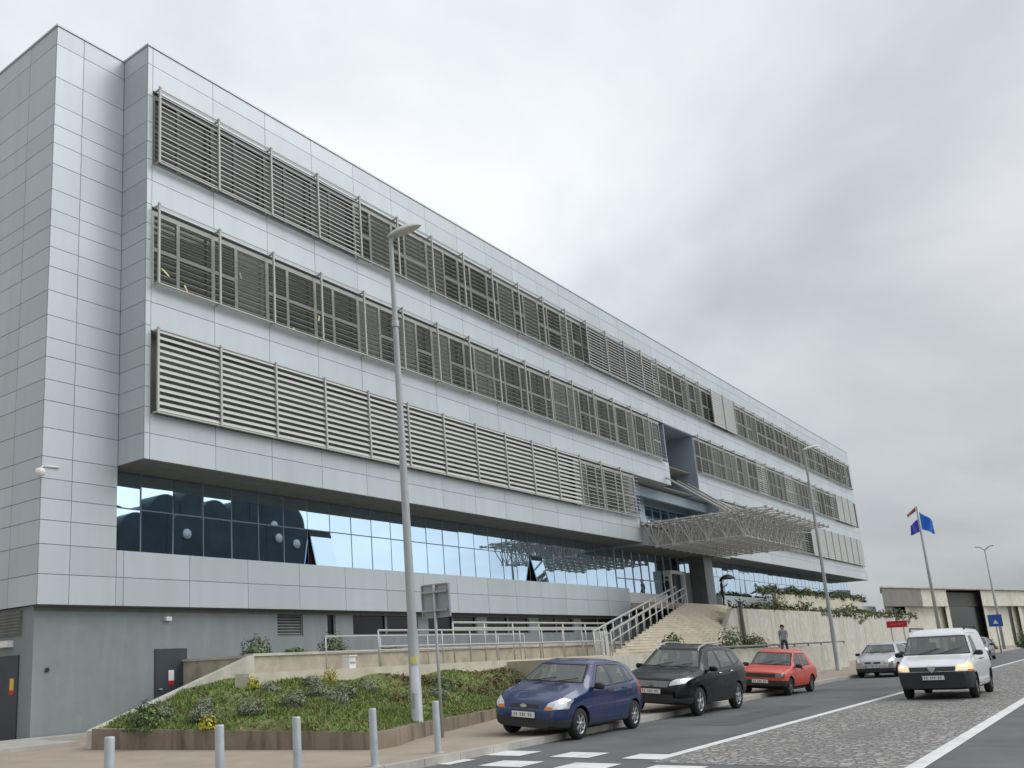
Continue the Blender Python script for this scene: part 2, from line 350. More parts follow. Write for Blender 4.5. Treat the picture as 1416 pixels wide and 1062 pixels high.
m = MB(); m.box(XF+0.02, EX0-0.01, YF+0.02, 23.2, ZSOF-0.012, ZSOF+0.008); m.box(EX1+0.01, XE-0.01, YF+0.02, 23.2, ZSOF-0.012, ZSOF+0.008); m.box(EX0+0.01, EX1-0.01, 20.75, 23.2, 7.43, 7.446); m.build('soffit', m_soffit, ob)
m = MB()
for z in (9.0, 13.0, 17.0):
    m.box(XB, XE-0.25, 24.9, 24.98, z+0.0, z+RH); m.box(XB, XE-0.25, 21.5, 24.9, z+RH-0.03, z+RH); m.box(XB, XE-0.25, 21.5, 24.9, z, z+0.03)
m.build('room_lining', m_room, ob)
m = MB()     # entrance and slot linings
m.box(EX0-0.1, EX0+0.02, YF+0.05, 25, 8.99, 11.54); m.box(EX1-0.02, EX1+0.1, YF+0.05, 25, 8.99, 11.54)
m.box(NX0-0.1, NX0+0.02, YF+0.05, 24.8, 11.6, 15.5); m.box(NX1-0.02, NX1+0.1, YF+0.05, 24.8, 11.6, 15.5); m.box(NX0, NX1, 24.7, 24.88, 11.4, 15.5)
m.box(NX0+0.02, NX1-0.02, YF+0.03, 24.7, 15.5, 15.54)
m.box(EX0+0.02, NX0, 22.2, 24.6, 11.40, 11.53); m.box(NX1, EX1-0.02, 21.4, 24.6, 11.40, 11.53)
for y in (21.9, 23.2): m.box(EX0+0.02, EX1-0.02, y, y+0.25, 10.75, 11.35)
m.build('recess_lining', m_recess, ob)
m = MB(); m.box(XT-0.03, XF+0.005, YT-0.03, 58, ZTOP, ZTOP+0.06); m.box(XF-0.03, XE+0.05, YF-0.03, 58, ZTOP+0.003, ZTOP+0.065); m.build('roof', m_clad, ob)
# basement wall with window strip
YB = 22.6
m = MB(); m.box(13.08, 112, YB, 25.5, 0, 2.7); m.box(13.08, 13.3, 25.5, 58, 0, 3.575)
wins = [(22.0, 23.25, 1), (24.5, 24.95, 0), (25.9, 29.9, 0), (30.6, 34.2, 0), (35.0, 38.7, 0), (39.6, 43.2, 0), (44.0, 48.0, 0)]
xs = [13.08]+[a for w in wins for a in w[:2]]+[112]
for i in range(0, len(xs), 2): m.box(xs[i], xs[i+1], YB, 25.5, 2.7, 3.575)
m.build('basement_wall', m_base, ob)
m = MB(); m.box(13.0, 112, YT+0.05, YB+0.02, 3.565, 3.58); m.box(13.05, 49, YB-0.012, YB-0.004, 3.44, 3.56); m.build('ledge_soffit_and_shade', m_soffit, ob)  # ledge underside, plus a dark strip painting its shade line on the wall
m_shade = mat('dark grille slats', (0.17, 0.175, 0.17), rough=0.6)
for x0, x1, k in wins:
    f = MB(); z0 = 2.7
    f.box(x0, x1, YB+0.04, YB+0.09, z0, z0+0.05); f.box(x0, x0+0.05, YB+0.04, YB+0.09, z0+0.05, 3.56); f.box(x1-0.05, x1, YB+0.04, YB+0.09, z0+0.05, 3.56)
    if x1-x0 > 3: f.box((x0+x1)/2-0.05, (x0+x1)/2+0.05, YB+0.04, YB+0.09, z0+0.05, 3.56)
    if k:
        for q in range(8): f.obox(((x0+x1)/2, YB+0.08, z0+0.1+q*0.1), ((x1-x0)/2-0.05, 0, 0), (0, 0.02, 0.03), (0, -0.004, 0.003))
    fo = f.build('basement_window', m_shade if k else m_mull, ob)
    q = MB(); q.box(x0, x1, YB+0.11, YB+0.13, z0, 3.57); q.build('pane', m_dglass, fo)
# doors
def steel_door(x0, x1, z1, y):
    d = MB(); d.box(x0, x1, y-0.03, y+0.01, 0.2, z1); d.box(x0-0.05, x0, y-0.02, y+0.01, 0.2, z1+0.05); d.box(x1, x1+0.05, y-0.02, y+0.01, 0.2, z1+0.05); d.box(x0, x1, y-0.02, y+0.01, z1, z1+0.05)
    return d.build('door', m_door, ob)
dr = steel_door(17.0, 18.1, 2.33, YB)
h = MB(); h.box(17.08, 17.2, YB-0.08, YB-0.03, 1.2, 1.24); h.build('handle', m_steel, dr)
n_ = MB(); n_.box(17.45, 17.65, YB-0.036, YB-0.031, 1.45, 1.75); n_.box(17.45, 17.65, YB-0.036, YB-0.031, 1.33, 1.45, 1); n_.build('notice', [m_white, m_red], dr)
d = MB(); d.box(13.04, 13.09, 23.25, 25.6, 0.15, 2.32); dr = d.build('door', m_door, ob)
d = MB(); d.box(13.03, 13.04, 23.42, 23.62, 1.42, 1.72); d.box(13.03, 13.04, 23.40, 23.64, 1.3, 1.42, 1); d.build('notice', [m_yel, m_red], dr)
d = MB(); d.box(13.03, 13.04, 24.15, 24.35, 1.3, 1.65); d.build('notice', m_white, dr)
d = MB(); d.box(13.02, 13.09, 23.2, 25.0, 2.85, 3.5)
for k in range(7): d.box(13.0, 13.02, 23.22, 24.98, 2.9+k*0.085, 2.94+k*0.085)
d.build('vent_grille', m_soffit, ob)
d = MB(); d.box(12.9, 13.08, 23.6, 24.3, 2.55, 2.72); d.build('wall_lamp', m_white, ob)
d = MB(); d.tube((13.5, YB, 1.9), (13.5, YB-0.04, 1.9), 0.06, n=12); d.build('doorbell', m_black, ob)
d = MB(); d.tube((XT+0.05, YT-0.02, 7.3), (XT-0.12, YT-0.15, 7.22), 0.02, mi=0); d.tube((XT+0.5, YT-0.04, 7.32), (XT+0.05, YT-0.02, 7.3), 0.03)
d.lathe([(0.0, 0.1), (0.1, 0.08), (0.14, 0.0), (0.13, -0.05), (0.1, -0.11), (0.0, -0.14)], (XT-0.14, YT-0.17, 7.1), n=14); d.build('security_camera', m_white, ob)
d = MB(); d.box(17.3, 17.5, YB-0.12, YB, 3.2, 3.32); d.build('wall_lamp', m_white, ob)

# ribbon window: mirrored panes set slightly out of true, as real ones are
YR = 22.8
rb = thing_part = bpy.data.objects.new('ribbon_window', None); COL.objects.link(rb); rb.parent = ob
m = MB()
def ribbon(x0, x1, open_at=()):
    n_ = int(round((x1-x0)/(BW/2))); w = (x1-x0)/n_
    for i in range(n_):
        a, b = x0+i*w, x0+(i+1)*w
        for z0, z1 in ((5.10, 6.52), (6.52, 7.62)):
            if z0 < 6 and i in open_at: continue
            q = MB(); k_ = 3.2 if i < 7 else 1.0; t, u = R.gauss(0, 0.0035)*k_, R.gauss(0, 0.005)*k_
            cx, cz = (a+b)/2, (z0+z1)/2
            q.add([(X, YR+t*(Z-cz)+u*(X-cx), Z) for X, Z in ((a+0.02, z0+0.02), (b-0.02, z0+0.02), (b-0.02, z1-0.02), (a+0.02, z1-0.02))], [(0,1,2,3)])
            PANES.append(q)
        m.box(a-0.02, a+0.02, YR-0.006, YR+0.08, 5.10, 7.625)
    m.box(x0, x1, YR-0.004, YR+0.07, 6.50, 6.54)
PANES = []; ribbon(15.36, 49.2, (7, 20)); ribbon(64.6, 104.7)
m.build('mullion', m_mull, rb, local=False)
for q in PANES[:96]: q.build('pane', m_mirror, rb, fix=False)
q = MB()
for p in PANES[96:]: q.add(p.v, p.f)
struct(q.build('pane', m_mirror, rb, fix=False), 'stuff')
for i in (7, 20):
    a = 15.36+i*(33.84/28); w = 33.84/28
    q = MB(); q.obox((a+w/2+0.02, YR-0.19, 5.80), (w/2-0.05, 0, 0), (0, 0.16, 0.66), (0, 0.02, -0.005)); q.build('open_pane', m_mirror, rb)
    q = MB(); q.box(a, a+w, YR+0.5, YR+0.55, 5.1, 6.5); q.box(a+0.1, a+0.4, YR+0.2, YR+0.3, 5.15, 5.9, 1); q.box(a, a+w, YR-0.03, YR+0.06, 6.44, 6.5)
    q.build('open_frame', [m_black, mat('red brown curtain', (0.18, 0.05, 0.02))], rb)

# sun louvers, one part per bay, and the windows behind them
def louver_mesh(kind):
    q = MB(); W_ = BW
    q.box(0, 0.065, 0, 0.06, -0.02, RH+0.05); q.box(0.02, 0.06, 0.07, 0.27, RH-0.04, RH+0.02); q.box(0.02, 0.06, 0.07, 0.27, 0.0, 0.05)
    q.box(-0.008, 0.073, -0.015, 0.05, RH+0.0, RH+0.06)
    tilt, wd_, th = {'pale': (62, 0.128, 0.018), 'open': (33, 0.095, 0.010), 'half': (60, 0.075, 0.012), 'shut': (80, 0.215, 0.012)}[kind]
    nf = 15 if kind == 'half' else 13; a = radians(tilt)
    for k in range(nf):
        z = 0.10+k*(RH-0.16)/(nf-1)
        q.obox((W_/2+0.04, 0.07, z), (W_/2-0.04, 0, 0), (0, cos(a)*wd_/2, sin(a)*wd_/2), (0, -sin(a)*th/2, cos(a)*th/2))
    q.box(0.065, W_, 0.03, 0.09, -0.015, 0.025); q.box(0.065, W_, 0.05, 0.08, RH-0.01, RH+0.02)
    return q
def win_mesh(kind):
    q = MB(); p = MB(); W_ = BW; mx_ = (0.42, 0.55, 0.36)[kind % 3]*W_; h = RH-0.06
    q.box(0, 0.09, 0, 0.08, 0.03, h); q.box(W_-0.05, W_, 0, 0.08, 0.03, h); q.box(0.09, W_-0.05, 0, 0.08, 0.03, 0.13); q.box(0.09, W_-0.05, 0, 0.08, h-0.16, h)
    q.box(mx_-0.06, mx_+0.06, 0.004, 0.076, 0.13, h-0.16)
    tz = 1.22
    if kind != 1: q.box(0.09, mx_-0.06, 0.008, 0.07, tz-0.06, tz+0.06)
    if kind != 3: q.box(mx_+0.06, W_-0.05, 0.008, 0.07, tz-0.06, tz+0.06)
    p.add([(0.09, 0.04, 0.13), (mx_, 0.04, 0.13), (mx_, 0.04, h-0.16), (0.09, 0.04, h-0.16)], [(0,1,2,3)], 0 if kind != 1 else 1)
    p.add([(mx_, 0.04, 0.13), (W_-0.05, 0.04, 0.13), (W_-0.05, 0.04, h-0.16), (mx_, 0.04, h-0.16)], [(0,1,2,3)], 1 if kind in (2, 3) else 0)
    return q, p
MATL = {'pale': m_louv, 'open': m_louv2, 'half': m_louv2, 'shut': m_louv2}
LPROTO = {}; WPROTO = {}
for k in MATL:
    o = louver_mesh(k).build('sun_louver', MATL[k]); LPROTO[k] = o.data; bpy.data.objects.remove(o)
for k in range(5):
    a, b = win_mesh(k % 4); o1 = a.build('window', m_frame if k < 4 else m_shade); o2 = b.build('pane', [m_pane, m_pane2] if k < 4 else [m_dglass, m_dglass], fix=False); WPROTO[k] = (o1.data, o2.data)
    bpy.data.objects.remove(o1); bpy.data.objects.remove(o2)
def part(name, me, parent, world):
    o = bpy.data.objects.new(name, me); COL.objects.link(o); o.parent = parent; o.location = Vector(world)-world_loc(parent); return o
bays = []
for r, z in enumerate(ROWS):
    for j in range(37):
        x = XB+j*BW
        if r == 1 and x+BW > NX0+0.2:
            x = NX1+0.25+(j-16)*BW
            if x+BW > XE: continue
        if r == 2 and x+BW > EX0+0.2:
            x = EX1+0.1+(j-14)*BW
            if x+BW > XE: continue
        if r == 2 and j < 11: k = 'pale'
        elif r == 0 and j < 4: k = 'half'
        elif r == 0 and j in (20, 21): k = 'shut'
        elif r == 0 and 12 <= j <= 15: k = 'half'
        elif r == 1 and x > 93.5: k = 'shut'
        elif r == 2 and x > 84: k = 'shut'
        elif r == 1 and x > 70 and j % 3 == 0: k = 'half'
        else: k = 'open'
        bays.append((r, j, x, z, k))
bays.sort(key=lambda b: b[2])
def merged(name, items, mats, parent):
    q = MB()
    for me, w in items:
        q.add([v.co+Vector(w) for v in me.vertices], [list(p.vertices) for p in me.polygons])
    return struct(q.build(name, mats, parent), 'stuff')
for i, (r, j, x, z, k) in enumerate(bays):
    if i < 94: part('sun_louver', LPROTO[k], ob, (x, YL, z))
merged('sun_louver', [(LPROTO[k], (x, YL, z)) for r, j, x, z, k in bays[94:]], m_louv2, ob)
wb = [b for b in bays if not (b[0] == 2 and b[1] < 11)]
for i, (r, j, x, z, k) in enumerate(wb):
    kk = R.choice((0, 0, 1, 2, 3, 1)) if not (r == 0 and (j < 4 or 12 <= j <= 15)) else 4
    wo = part('window', WPROTO[kk][0], ob, (x, 21.07, z)) if i < 76 else None
    if wo: part('pane', WPROTO[kk][1], wo, (x, 21.07, z))
items = wb[76:]
if items:
    o = merged('window', [(WPROTO[b[1] % 4][0], (b[2], 21.07, b[3])) for b in items], m_frame, ob)
    o2 = merged('pane', [(WPROTO[b[1] % 4][1], (b[2], 21.07, b[3])) for b in items], m_pane, ob)
q = MB(); q.box(XB, XB+11*BW, 21.35, 21.4, 9.0, 9.0+RH); q.build('blind_wall', m_soffit, ob)
m_tube = emis('office lamp', (1.0, 0.86, 0.42), 2.2)
for x, z, a in ((16.7, 14.2, .5), (17.6, 13.9, .35), (18.3, 13.35, .3), (22.6, 13.75, .45), (24.0, 14.6, .3), (20.0, 15.1, .35)):
    q = MB(); q.tube((x, 22.0, z), (x+a, 22.3, z), 0.022, n=6); q.build('office_lamp', m_tube, ob)

# entrance: back glass, doors, column, canopy
YG = 22.8
def glazing(x0, x1, zs, y, nx, name):
    m = MB(); fr = MB(); w = (x1-x0)/nx
    for i in range(nx):
        a = x0+i*w
        for z0, z1 in zip(zs, zs[1:]):
            t, u = R.gauss(0, 0.004), R.gauss(0, 0.005)
            m.add([(X, y+t*(Z-z0)+u*(X-a), Z) for X, Z in ((a+0.03, z0+0.03), (a+w-0.03, z0+0.03), (a+w-0.03, z1-0.03), (a+0.03, z1-0.03))], [(0,1,2,3)])
        fr.box(a-0.03, a+0.03, y-0.03, y+0.06, zs[0], zs[-1])
    for z in zs[1:-1]: fr.box(x0, x1, y-0.02, y+0.05, z-0.03, z+0.03)
    o = m.build(name, m_mirror, ob, fix=False); fr.build('glazing_frame', m_frame3, o); return o
m_frame3 = mat('pale glazing frame', (0.50, 0.55, 0.60), rough=0.5, var=0.03)
glazing(EX0+0.02, 64.55, (4.3, 5.8, 7.44), YG, 13, 'entrance_glazing')
glazing(EX0+0.02, EX1-0.02, (8.5, 10.0, 11.4), 23.6, 10, 'upper_glazing')
for x0 in (55.9, 59.3):
    q = MB()
    q.box(x0, x0+0.14, YG-0.55, YG-0.05, 4.3, 6.5); q.box(x0+2.2, x0+2.34, YG-0.55, YG-0.05, 4.3, 6.5); q.box(x0+0.14, x0+2.2, YG-0.55, YG-0.05, 6.3, 6.5)
    dd = q.build('door', m_white, ob)
    q = MB(); q.box(x0+0.75, x0+1.35, YG-0.35, YG-0.3, 4.32, 6.29); q.build('door_opening', m_black, dd)
    q = MB(); q.box(x0+0.14, x0+0.7, YG-0.42, YG-0.38, 4.32, 6.29); q.box(x0+1.4, x0+2.2, YG-0.42, YG-0.38, 4.32, 6.29); q.build('door_leaf', m_mirror, dd)
q = MB(); q.box(59.0, 60.5, 21.2, 22.2, 4.25, 7.45); q.build('column', mat('dark column', (0.13, 0.145, 0.15), rough=0.6), ob)
q = MB(); q.box(49.7, 55.6, 22.3, 22.38, 4.35, 4.95); q.build('parapet', m_white, ob)
q = MB(); q.box(53.8, 54.6, 22.9, 23.3, 8.5, 11.4); q.build('column', mat('pale blue column', (0.45, 0.58, 0.72), rough=0.5), ob)
q = MB(); q.tube((51.0, 22.6, 8.5), (53.8, 22.9, 10.2), 0.12, n=8); q.build('brace', m_recess, ob)
q = MB()     # space frame canopy
CX0, CX1, CY0, CY1, CZ0, CZ1 = 49.0, 61.2, 14.0, 20.75, 7.35, 8.62
NXc, NYc = 12, 7; dx, dy = (CX1-CX0)/NXc, (CY1-CY0)/NYc
top = {(i, j): Vector((CX0+i*dx, CY0+j*dy, CZ1)) for i in range(NXc+1) for j in range(NYc+1)}
bot = {(i, j): Vector((CX0+(i+.5)*dx, CY0+(j+.5)*dy, CZ0+0.0)) for i in range(NXc-1) for j in range(1, NYc)}
def bar(a, b, r=0.034): q.tube(a, b, r, n=5, cap=False)
for (i, j), p in top.items():
    if (i+1, j) in top: bar(p, top[i+1, j], 0.036)
    if (i, j+1) in top: bar(p, top[i, j+1], 0.036)
    if (i+1, j+1) in top and (i+j) % 2: bar(p, top[i+1, j+1], 0.03)
for (i, j), p in bot.items():
    if (i+1, j) in bot: bar(p, bot[i+1, j], 0.036)
    if (i, j+1) in bot: bar(p, bot[i, j+1], 0.036)
    for di in (0, 1):
        for dj in (0, 1): bar(p, top[i+di, j+dj])
for p in list(top.values())+list(bot.values()): q.obox(p, (0.08, 0, 0), (0, 0.08, 0), (0, 0, 0.08))
cano = q.build('canopy', m_frame2, ob)
q = MB()
for i in range(NXc): q.box(CX0+i*dx+0.08, CX0+i*dx+0.08+dx*0.62, CY0+0.5, CY1, CZ1+0.06, CZ1+0.075)
q.build('canopy_slats', m_sheet, cano)
q = MB()
for k in range(3): q.tube((53.9+k*1.7, YF-0.03, 11.95), (49.3+k*1.7, 16.2, CZ1+0.15), 0.06, n=8)
q.build('tie_rod', m_louv, cano)
q = MB()
for x in (62.5, 66.0):
    q.tube((x, YF+0.02, 9.6), (x-1.6, 15.8, 8.7), 0.05, n=6)
q.build('tie_rod', m_frame2, cano)
# ------------------------------------------------------------ plaza, stairs, terraces, walls
m = MB(); m.box(49.62, EX1+8, 20.95, 25.5, 3.95, 4.3); struct(m.build('plaza', m_stone2))
st = thing('staircase', 'wide beige stone staircase climbing from the terrace to the entrance plaza', 'stairs', (45, 17, 1.5))
m = MB(); NS = 22
LT, RT, LB, RB = (54.6, 21.0), (63.9, 21.0), (34.6, 16.6), (45.4, 16.6)
for k in range(NS):
    t0, t1 = k/NS, 1.0
    p = lambda a, b, t: (a[0]+(b[0]-a[0])*t, a[1]+(b[1]-a[1])*t)
    a, b, c, d = p(LB, LT, t0), p(RB, RT, t0), p(RB, RT, (k+1)/NS), p(LB, LT, (k+1)/NS)
    zt = 1.5+(k+1)*2.8/NS
    m.prism([a, b, c, d], 1.2, zt-0.04)
    m.prism([(a[0]-0.03, a[1]-0.018), (b[0]+0.02, b[1]-0.018), c, (d[0]-0.03, d[1])], zt-0.038, zt)
m.build('step', m_stone, st)
for off in (0.15, -1.35):
    q = MB(); pts = []
    for k in range(0, 13):
        t = k/12; x, y, z = LB[0]+(LT[0]-LB[0])*t+off, LB[1]+(LT[1]-LB[1])*t, 1.55+2.8*t
        pts.append((x, y, z+0.92)); q.tube((x, y, z-0.25), (x, y, z+0.92), 0.035, n=6)
    q.path(pts, 0.05, n=6); q.path([(a, b, c-0.4) for a, b, c in pts], 0.03, n=6); q.build('handrail', m_rail, st)
q = MB(); q.box(36.6, 37.2, 17.9, 18.3, 1.45, 2.55); q.build('newel_block', m_white, st)

def wall_thing(name, label, segs, mt, cat='wall'):
    q = MB()
    for s_ in segs: q.prism(*s_)
    return tag(q.build(name, mt), label, cat)
m = MB()
m.prism([(17.5, 17.0), (62, 17.0), (62, 19.0), (17.5, 19.0)], 0.0, 1.5)
m.prism([(26.6, 14.9), (62, 14.45), (62, 16.999), (26.6, 16.999)], 0.0, 1.498)
struct(m.build('terrace', m_stone2))
m = MB(); m.prism([(18.3, 19.26), (49.6, 19.26), (49.6, 22.58), (18.3, 22.58)], 0.0, 2.02); struct(m.build('gravel_strip', m_ground))
wall_thing('stone_ledge', 'pale yellow stone ledge at the top of the planted slope', [([(15.1, 16.5), (34, 16.5), (34, 16.998), (15.1, 16.998)], 0.1, 1.55)], m_stone)
wt = thing('retaining_wall', 'stained grey beige terrace wall with a flat coping below the basement windows', 'wall', (18, 19, 0))
q = MB(); q.prism([(17.55, 19.0), (46, 19.0), (46, 19.25), (17.55, 19.25)], 0.1, 2.0); q.prism([(18.0, 19.26), (18.28, 19.26), (18.28, 22.58), (18.0, 22.58)], 0.1, 1.98); q.build('wall_face', m_stone2, wt)
q = MB(); q.prism([(17.5, 18.94), (46, 18.94), (46, 19.31), (17.5, 19.31)], 2.0, [2.07, 2.15, 2.15, 2.07]); q.prism([(17.95, 19.32), (18.33, 19.32), (18.33, 22.58), (17.95, 22.58)], 1.98, 2.05); q.build('coping', m_conc, wt)
wall_thing('sloping_parapet', 'sloping concrete parapet rising beside the dark door in the tower base', [([(12.0, 18.15), (17.5, 18.9), (17.5, 19.12), (12.0, 18.4)], 0.0, [0.50, 2.03, 2.03, 0.50])], m_conc)
PW = [(11.85, 17.97), (13.1, 11.0), (13.75, 11.02), (15.08, 11.6), (20.66, 13.15), (26.8, 14.85)]
PZ = [0.55, 0.42, 0.42, 0.41, 0.36, 0.36]
segs = []
for i in range(len(PW)-1):
    a, b = Vector(PW[i]), Vector(PW[i+1]); d = (b-a).normalized(); n_ = Vector((-d.y, d.x))
    if i == 0: n_ = Vector((d.y*-1, d.x))
    e = 0.0
    segs.append(([tuple(a), tuple(b), tuple(b+n_*0.24-d*(0.12 if i < 1 else 0)), tuple(a+n_*0.24)], 0.05, [PZ[i], PZ[i+1], PZ[i+1], PZ[i]]))
q = MB()
for s_ in segs: q.prism(*s_)
tag(q.build('planter_wall', m_plant), 'low weathered brown concrete wall round the planted slope, behind the bollards', 'wall')
wall_thing('boundary_wall', 'low beige panelled wall along the pavement behind the parked red car', [([(26.8, 14.85), (62, 14.2), (62, 14.45), (26.8, 15.1)], 0.05, 1.5)], m_conc)
rt = thing('retaining_wall', 'tall pale concrete retaining wall right of the stairs with plants spilling over its top', 'wall', (70, 18.3, 0))
q = MB()
pts = [(49.6, 0.05), (112, 0.05), (112, 3.9), (54.9, 3.82), (54.3, 3.6)]
q.add([(x, 18.3, z) for x, z in pts]+[(x, 18.6, z) for x, z in pts], [(0,1,2,3,4), (9,8,7,6,5)]+[(i, (i+1) % 5, 5+(i+1) % 5, 5+i) for i in range(5)])
q.build('wall_face', m_conc, rt)
q = MB()
for x in [57+k*4.6 for k in range(12)]: q.box(x-0.012, x+0.012, 18.29, 18.30, 1.5, 3.8)
q.build('joint', m_stone2, rt)
q = MB(); q.prism([(56.5, 18.6), (112, 18.6), (112, 22.2), (70, 22.2), (66, 20.8), (64.2, 20.8)], 1.4, 3.8); struct(q.build('planting_bed', m_soil))
wall_thing('planter_wall', 'upper beige wall standing in the greenery above the tall retaining wall', [([(70, 20.2), (96, 20.2), (96, 20.5), (70, 20.5)], 3.7, [5.25, 5.45, 5.45, 5.25])], m_stone)
m = MB()
for k in range(5): m.box(45.0, 49.5, 12.4+k*0.33, 14.18, 0.1+k*0.16, 0.1+(k+1)*0.16)
struct(m.build('steps', m_kerb))

# worn patches in the road surface
rp = random.Random(21)
def patch(cx, cy, rx, ry, z, n=18): return [(cx+rx*cos(2*pi*k/n)*rp.uniform(.75, 1.1), cy+ry*sin(2*pi*k/n)*rp.uniform(.75, 1.1), z) for k in range(n)]
m = MB()
for cx, cy, rx, ry in ((18.4, 4.2, 1.0, .32), (29.5, 4.4, 2.4, .9), (41, 4.8, 1.2, .4)): m.add(patch(cx, cy, rx, ry, 0.0075), [tuple(range(18))])
struct(m.build('road_patch', mat('dark tar stain', (0.17, 0.165, 0.155), rough=0.8, var=0.3, scale=4)))
m = MB()
for x0, x1, y0, y1 in ((20, 26.5, 7.0, 7.9), (34, 36, 6.6, 9.3), (9, 10.4, 6.2, 8.9), (15.3, 24, .2, 1.1)): m.add([(x0, y0, .0035), (x1, y0+.05, .0035), (x1-.1, y1, .0035), (x0+.05, y1, .0035)], [(0,1,2,3)])
struct(m.build('asphalt_patch', mat('newer asphalt', (0.098, 0.10, 0.102), rough=0.9, var=0.15, scale=2, bump=0.4, bscale=80)))
# railings
def railing(label, pts, h, step=1.6, mt=m_rail, rails=(1.0, 0.55), r=0.03, group=None):
    t = thing('railing', label, 'railing', pts[0], 0, group)
    q = MB()
    P = [Vector(p) for p in pts]
    for f_ in rails: q.path([p+Vector((0, 0, h*f_)) for p in P], r, n=6)
    for a, b in zip(P, P[1:]):
        n_ = max(1, int((b-a).length/step))
        for i in range(n_+1):
            p = a+(b-a)*i/n_; p_ = MB(); p_.tube(p-Vector((0, 0, 0.02)), p+Vector((0, 0, h)), r*0.85, n=6); p_.build('post', mt, t)
    q.build('rail', mt, t); return t
railing('long level steel railing with two rails on the upper terrace below the basement windows', [(26.6, 18.6, 1.5), (38.5, 18.6, 1.5)], 1.42, 1.9, rails=(1.0, 0.86), r=0.04)
railing('steel railing along the edge of the stone terrace behind the lamp post', [(20.2, 16.7, 1.55), (34.0, 16.7, 1.55)], 1.0, 1.5)
railing('short steel railing climbing the ramp between the two terraces', [(19.2, 17.8, 1.5), (26.4, 17.8, 1.5), (30, 17.8, 1.5)], 0.95, 1.8, r=0.026)
railing('dark steel railing on top of the low wall behind the red car', [(38.6, 14.33, 1.5), (62, 14.33, 1.5)], 0.12, 2.4, mt=mat('dark rail', (0.16, 0.165, 0.16), rough=0.5), rails=(1.0,), r=0.05)
t = thing('utility_box', 'small white utility box standing on the stone ledge', 'box', (19.0, 16.75, 1.55))
q = MB(); q.box(18.87, 19.13, 16.65, 16.85, 1.55, 1.86); q.prism([(18.84, 16.62), (19.16, 16.62), (19.16, 16.88), (18.84, 16.88)], 1.86, 1.90); q.build('cabinet', m_white, t)
q = MB(); q.box(18.9, 19.1, 16.64, 16.65, 1.67, 1.72); q.build('vent', m_steel, t)

# ------------------------------------------------------------ planted slope
def front_y(x):
    if x < 13.1: return 17.97-(x-11.85)*5.57
    for (a, b), (c, d) in zip(PW[1:], PW[2:]):
        if x <= c: return b+(d-b)*(x-a)/(c-a)
    return PW[-1][1]
def slope_z(x, y):
    f = front_y(x); bk = 18.2-1.7*min(1, max(0, (x-13.3)/2.0))
    z0 = 0.36 if x > 13.1 else 0.40
    z = z0+(1.33-z0)*min(1, max(0, (y-f)/(bk-f)))
    if x < 14.7: z = min(z, z0+0.02+0.25*(x-11.85)*min(1, max(0, y-f)*1.5)) if x < 13.1 else min(z, 0.40+0.25*(x-11.85)+0.10*max(0, x-13.1)**2)
    return z
def wob(x, y): return 0.05*sin(x*2.1+y)+0.04*sin(y*3.3-x*1.7)
m = MB()
def gslope(x0, x1, back):
    def fn(u, v):
        x = x0+(x1-x0)*u; a = front_y(x)+0.16; b = back(x); y = a+(b-a)*v
        e = min(1, (y-front_y(x))*1.2)
        return (x, y, slope_z(x, y)+wob(x, y)*e-0.03)
    m.grid(44, 30, fn)
gslope(12.0, 17.5, lambda x: 18.2+0.136*(x-12)); gslope(17.5, 26.7, lambda x: 16.52)
struct(m.build('soil_slope', m_soil))
GR = random.Random(11)
def in_slope(x, y): return y > front_y(x)+0.12 and y < (18.2+0.136*(x-12) if x < 17.4 else 16.5) and not (x > 15.0 and 16.4 < y < 17.05)
gb = MB()
cnt = 0
while cnt < 15000:
    x = GR.uniform(12.0, 26.5); y = GR.uniform(11.1, 18.4)
    if not in_slope(x, y): continue
    dens = 0.5+0.5*sin(x*1.9+1.3*sin(y*2.2))*cos(y*1.6-x*0.7)
    if x > 18.5 and y > 14.6: dens *= 0.25
    if GR.random() > 0.14+0.86*dens: continue
    cnt += 1
    z = slope_z(x, y)+wob(x, y)*min(1, (y-front_y(x))*1.2)-0.03
    h = GR.uniform(0.03, 0.095)*(0.7+0.7*dens); mi = 1 if GR.random() < 0.34 else 0
    for q in range(3):
        a = GR.uniform(0, 2*pi); w = GR.uniform(0.012, 0.03); lx, ly = GR.uniform(-.07, .07), GR.uniform(-.07, .07)
        ox, oy = GR.uniform(-.04, .04), GR.uniform(-.04, .04)
        gb.add([(x+ox-w*cos(a), y+oy-w*sin(a), z), (x+ox+w*cos(a), y+oy+w*sin(a), z), (x+ox+lx, y+oy+ly, z+h)], [(0,1,2)], mi)
struct(gb.build('grass', [m_grass, m_grass2], fix=False), 'stuff')
def leaves(mb, c, rx, ry, rz, n, s, mi_fn, rnd, up=0.4, hollow=0.45):
    for i in range(n):
        while True:
            d = Vector((rnd.uniform(-1, 1), rnd.uniform(-1, 1), rnd.uniform(-0.35, 1)))
            if hollow < d.length < 1: break
        wv = 1+0.18*sin(d.x*7+c[0]*3)*sin(d.y*6+c[1]*5)
        p = Vector(c)+Vector((d.x*rx, d.y*ry, max(d.z, -0.05)*rz))*wv
        nrm = (d.normalized()+Vector((rnd.uniform(-.7, .7), rnd.uniform(-.7, .7), rnd.uniform(-.2, .7)))).normalized()
        a = nrm.orthogonal().normalized(); b = nrm.cross(a); th = rnd.uniform(0, 2*pi); a, b = a*cos(th)+b*sin(th), b*cos(th)-a*sin(th)
        q = s*rnd.uniform(0.6, 1.3)
        mb.add([p-a*q*0.4, p+b*q*0.22, p+a*q*0.8, p-b*q*0.22], [(0,1,2,3)], mi_fn(d, rnd))
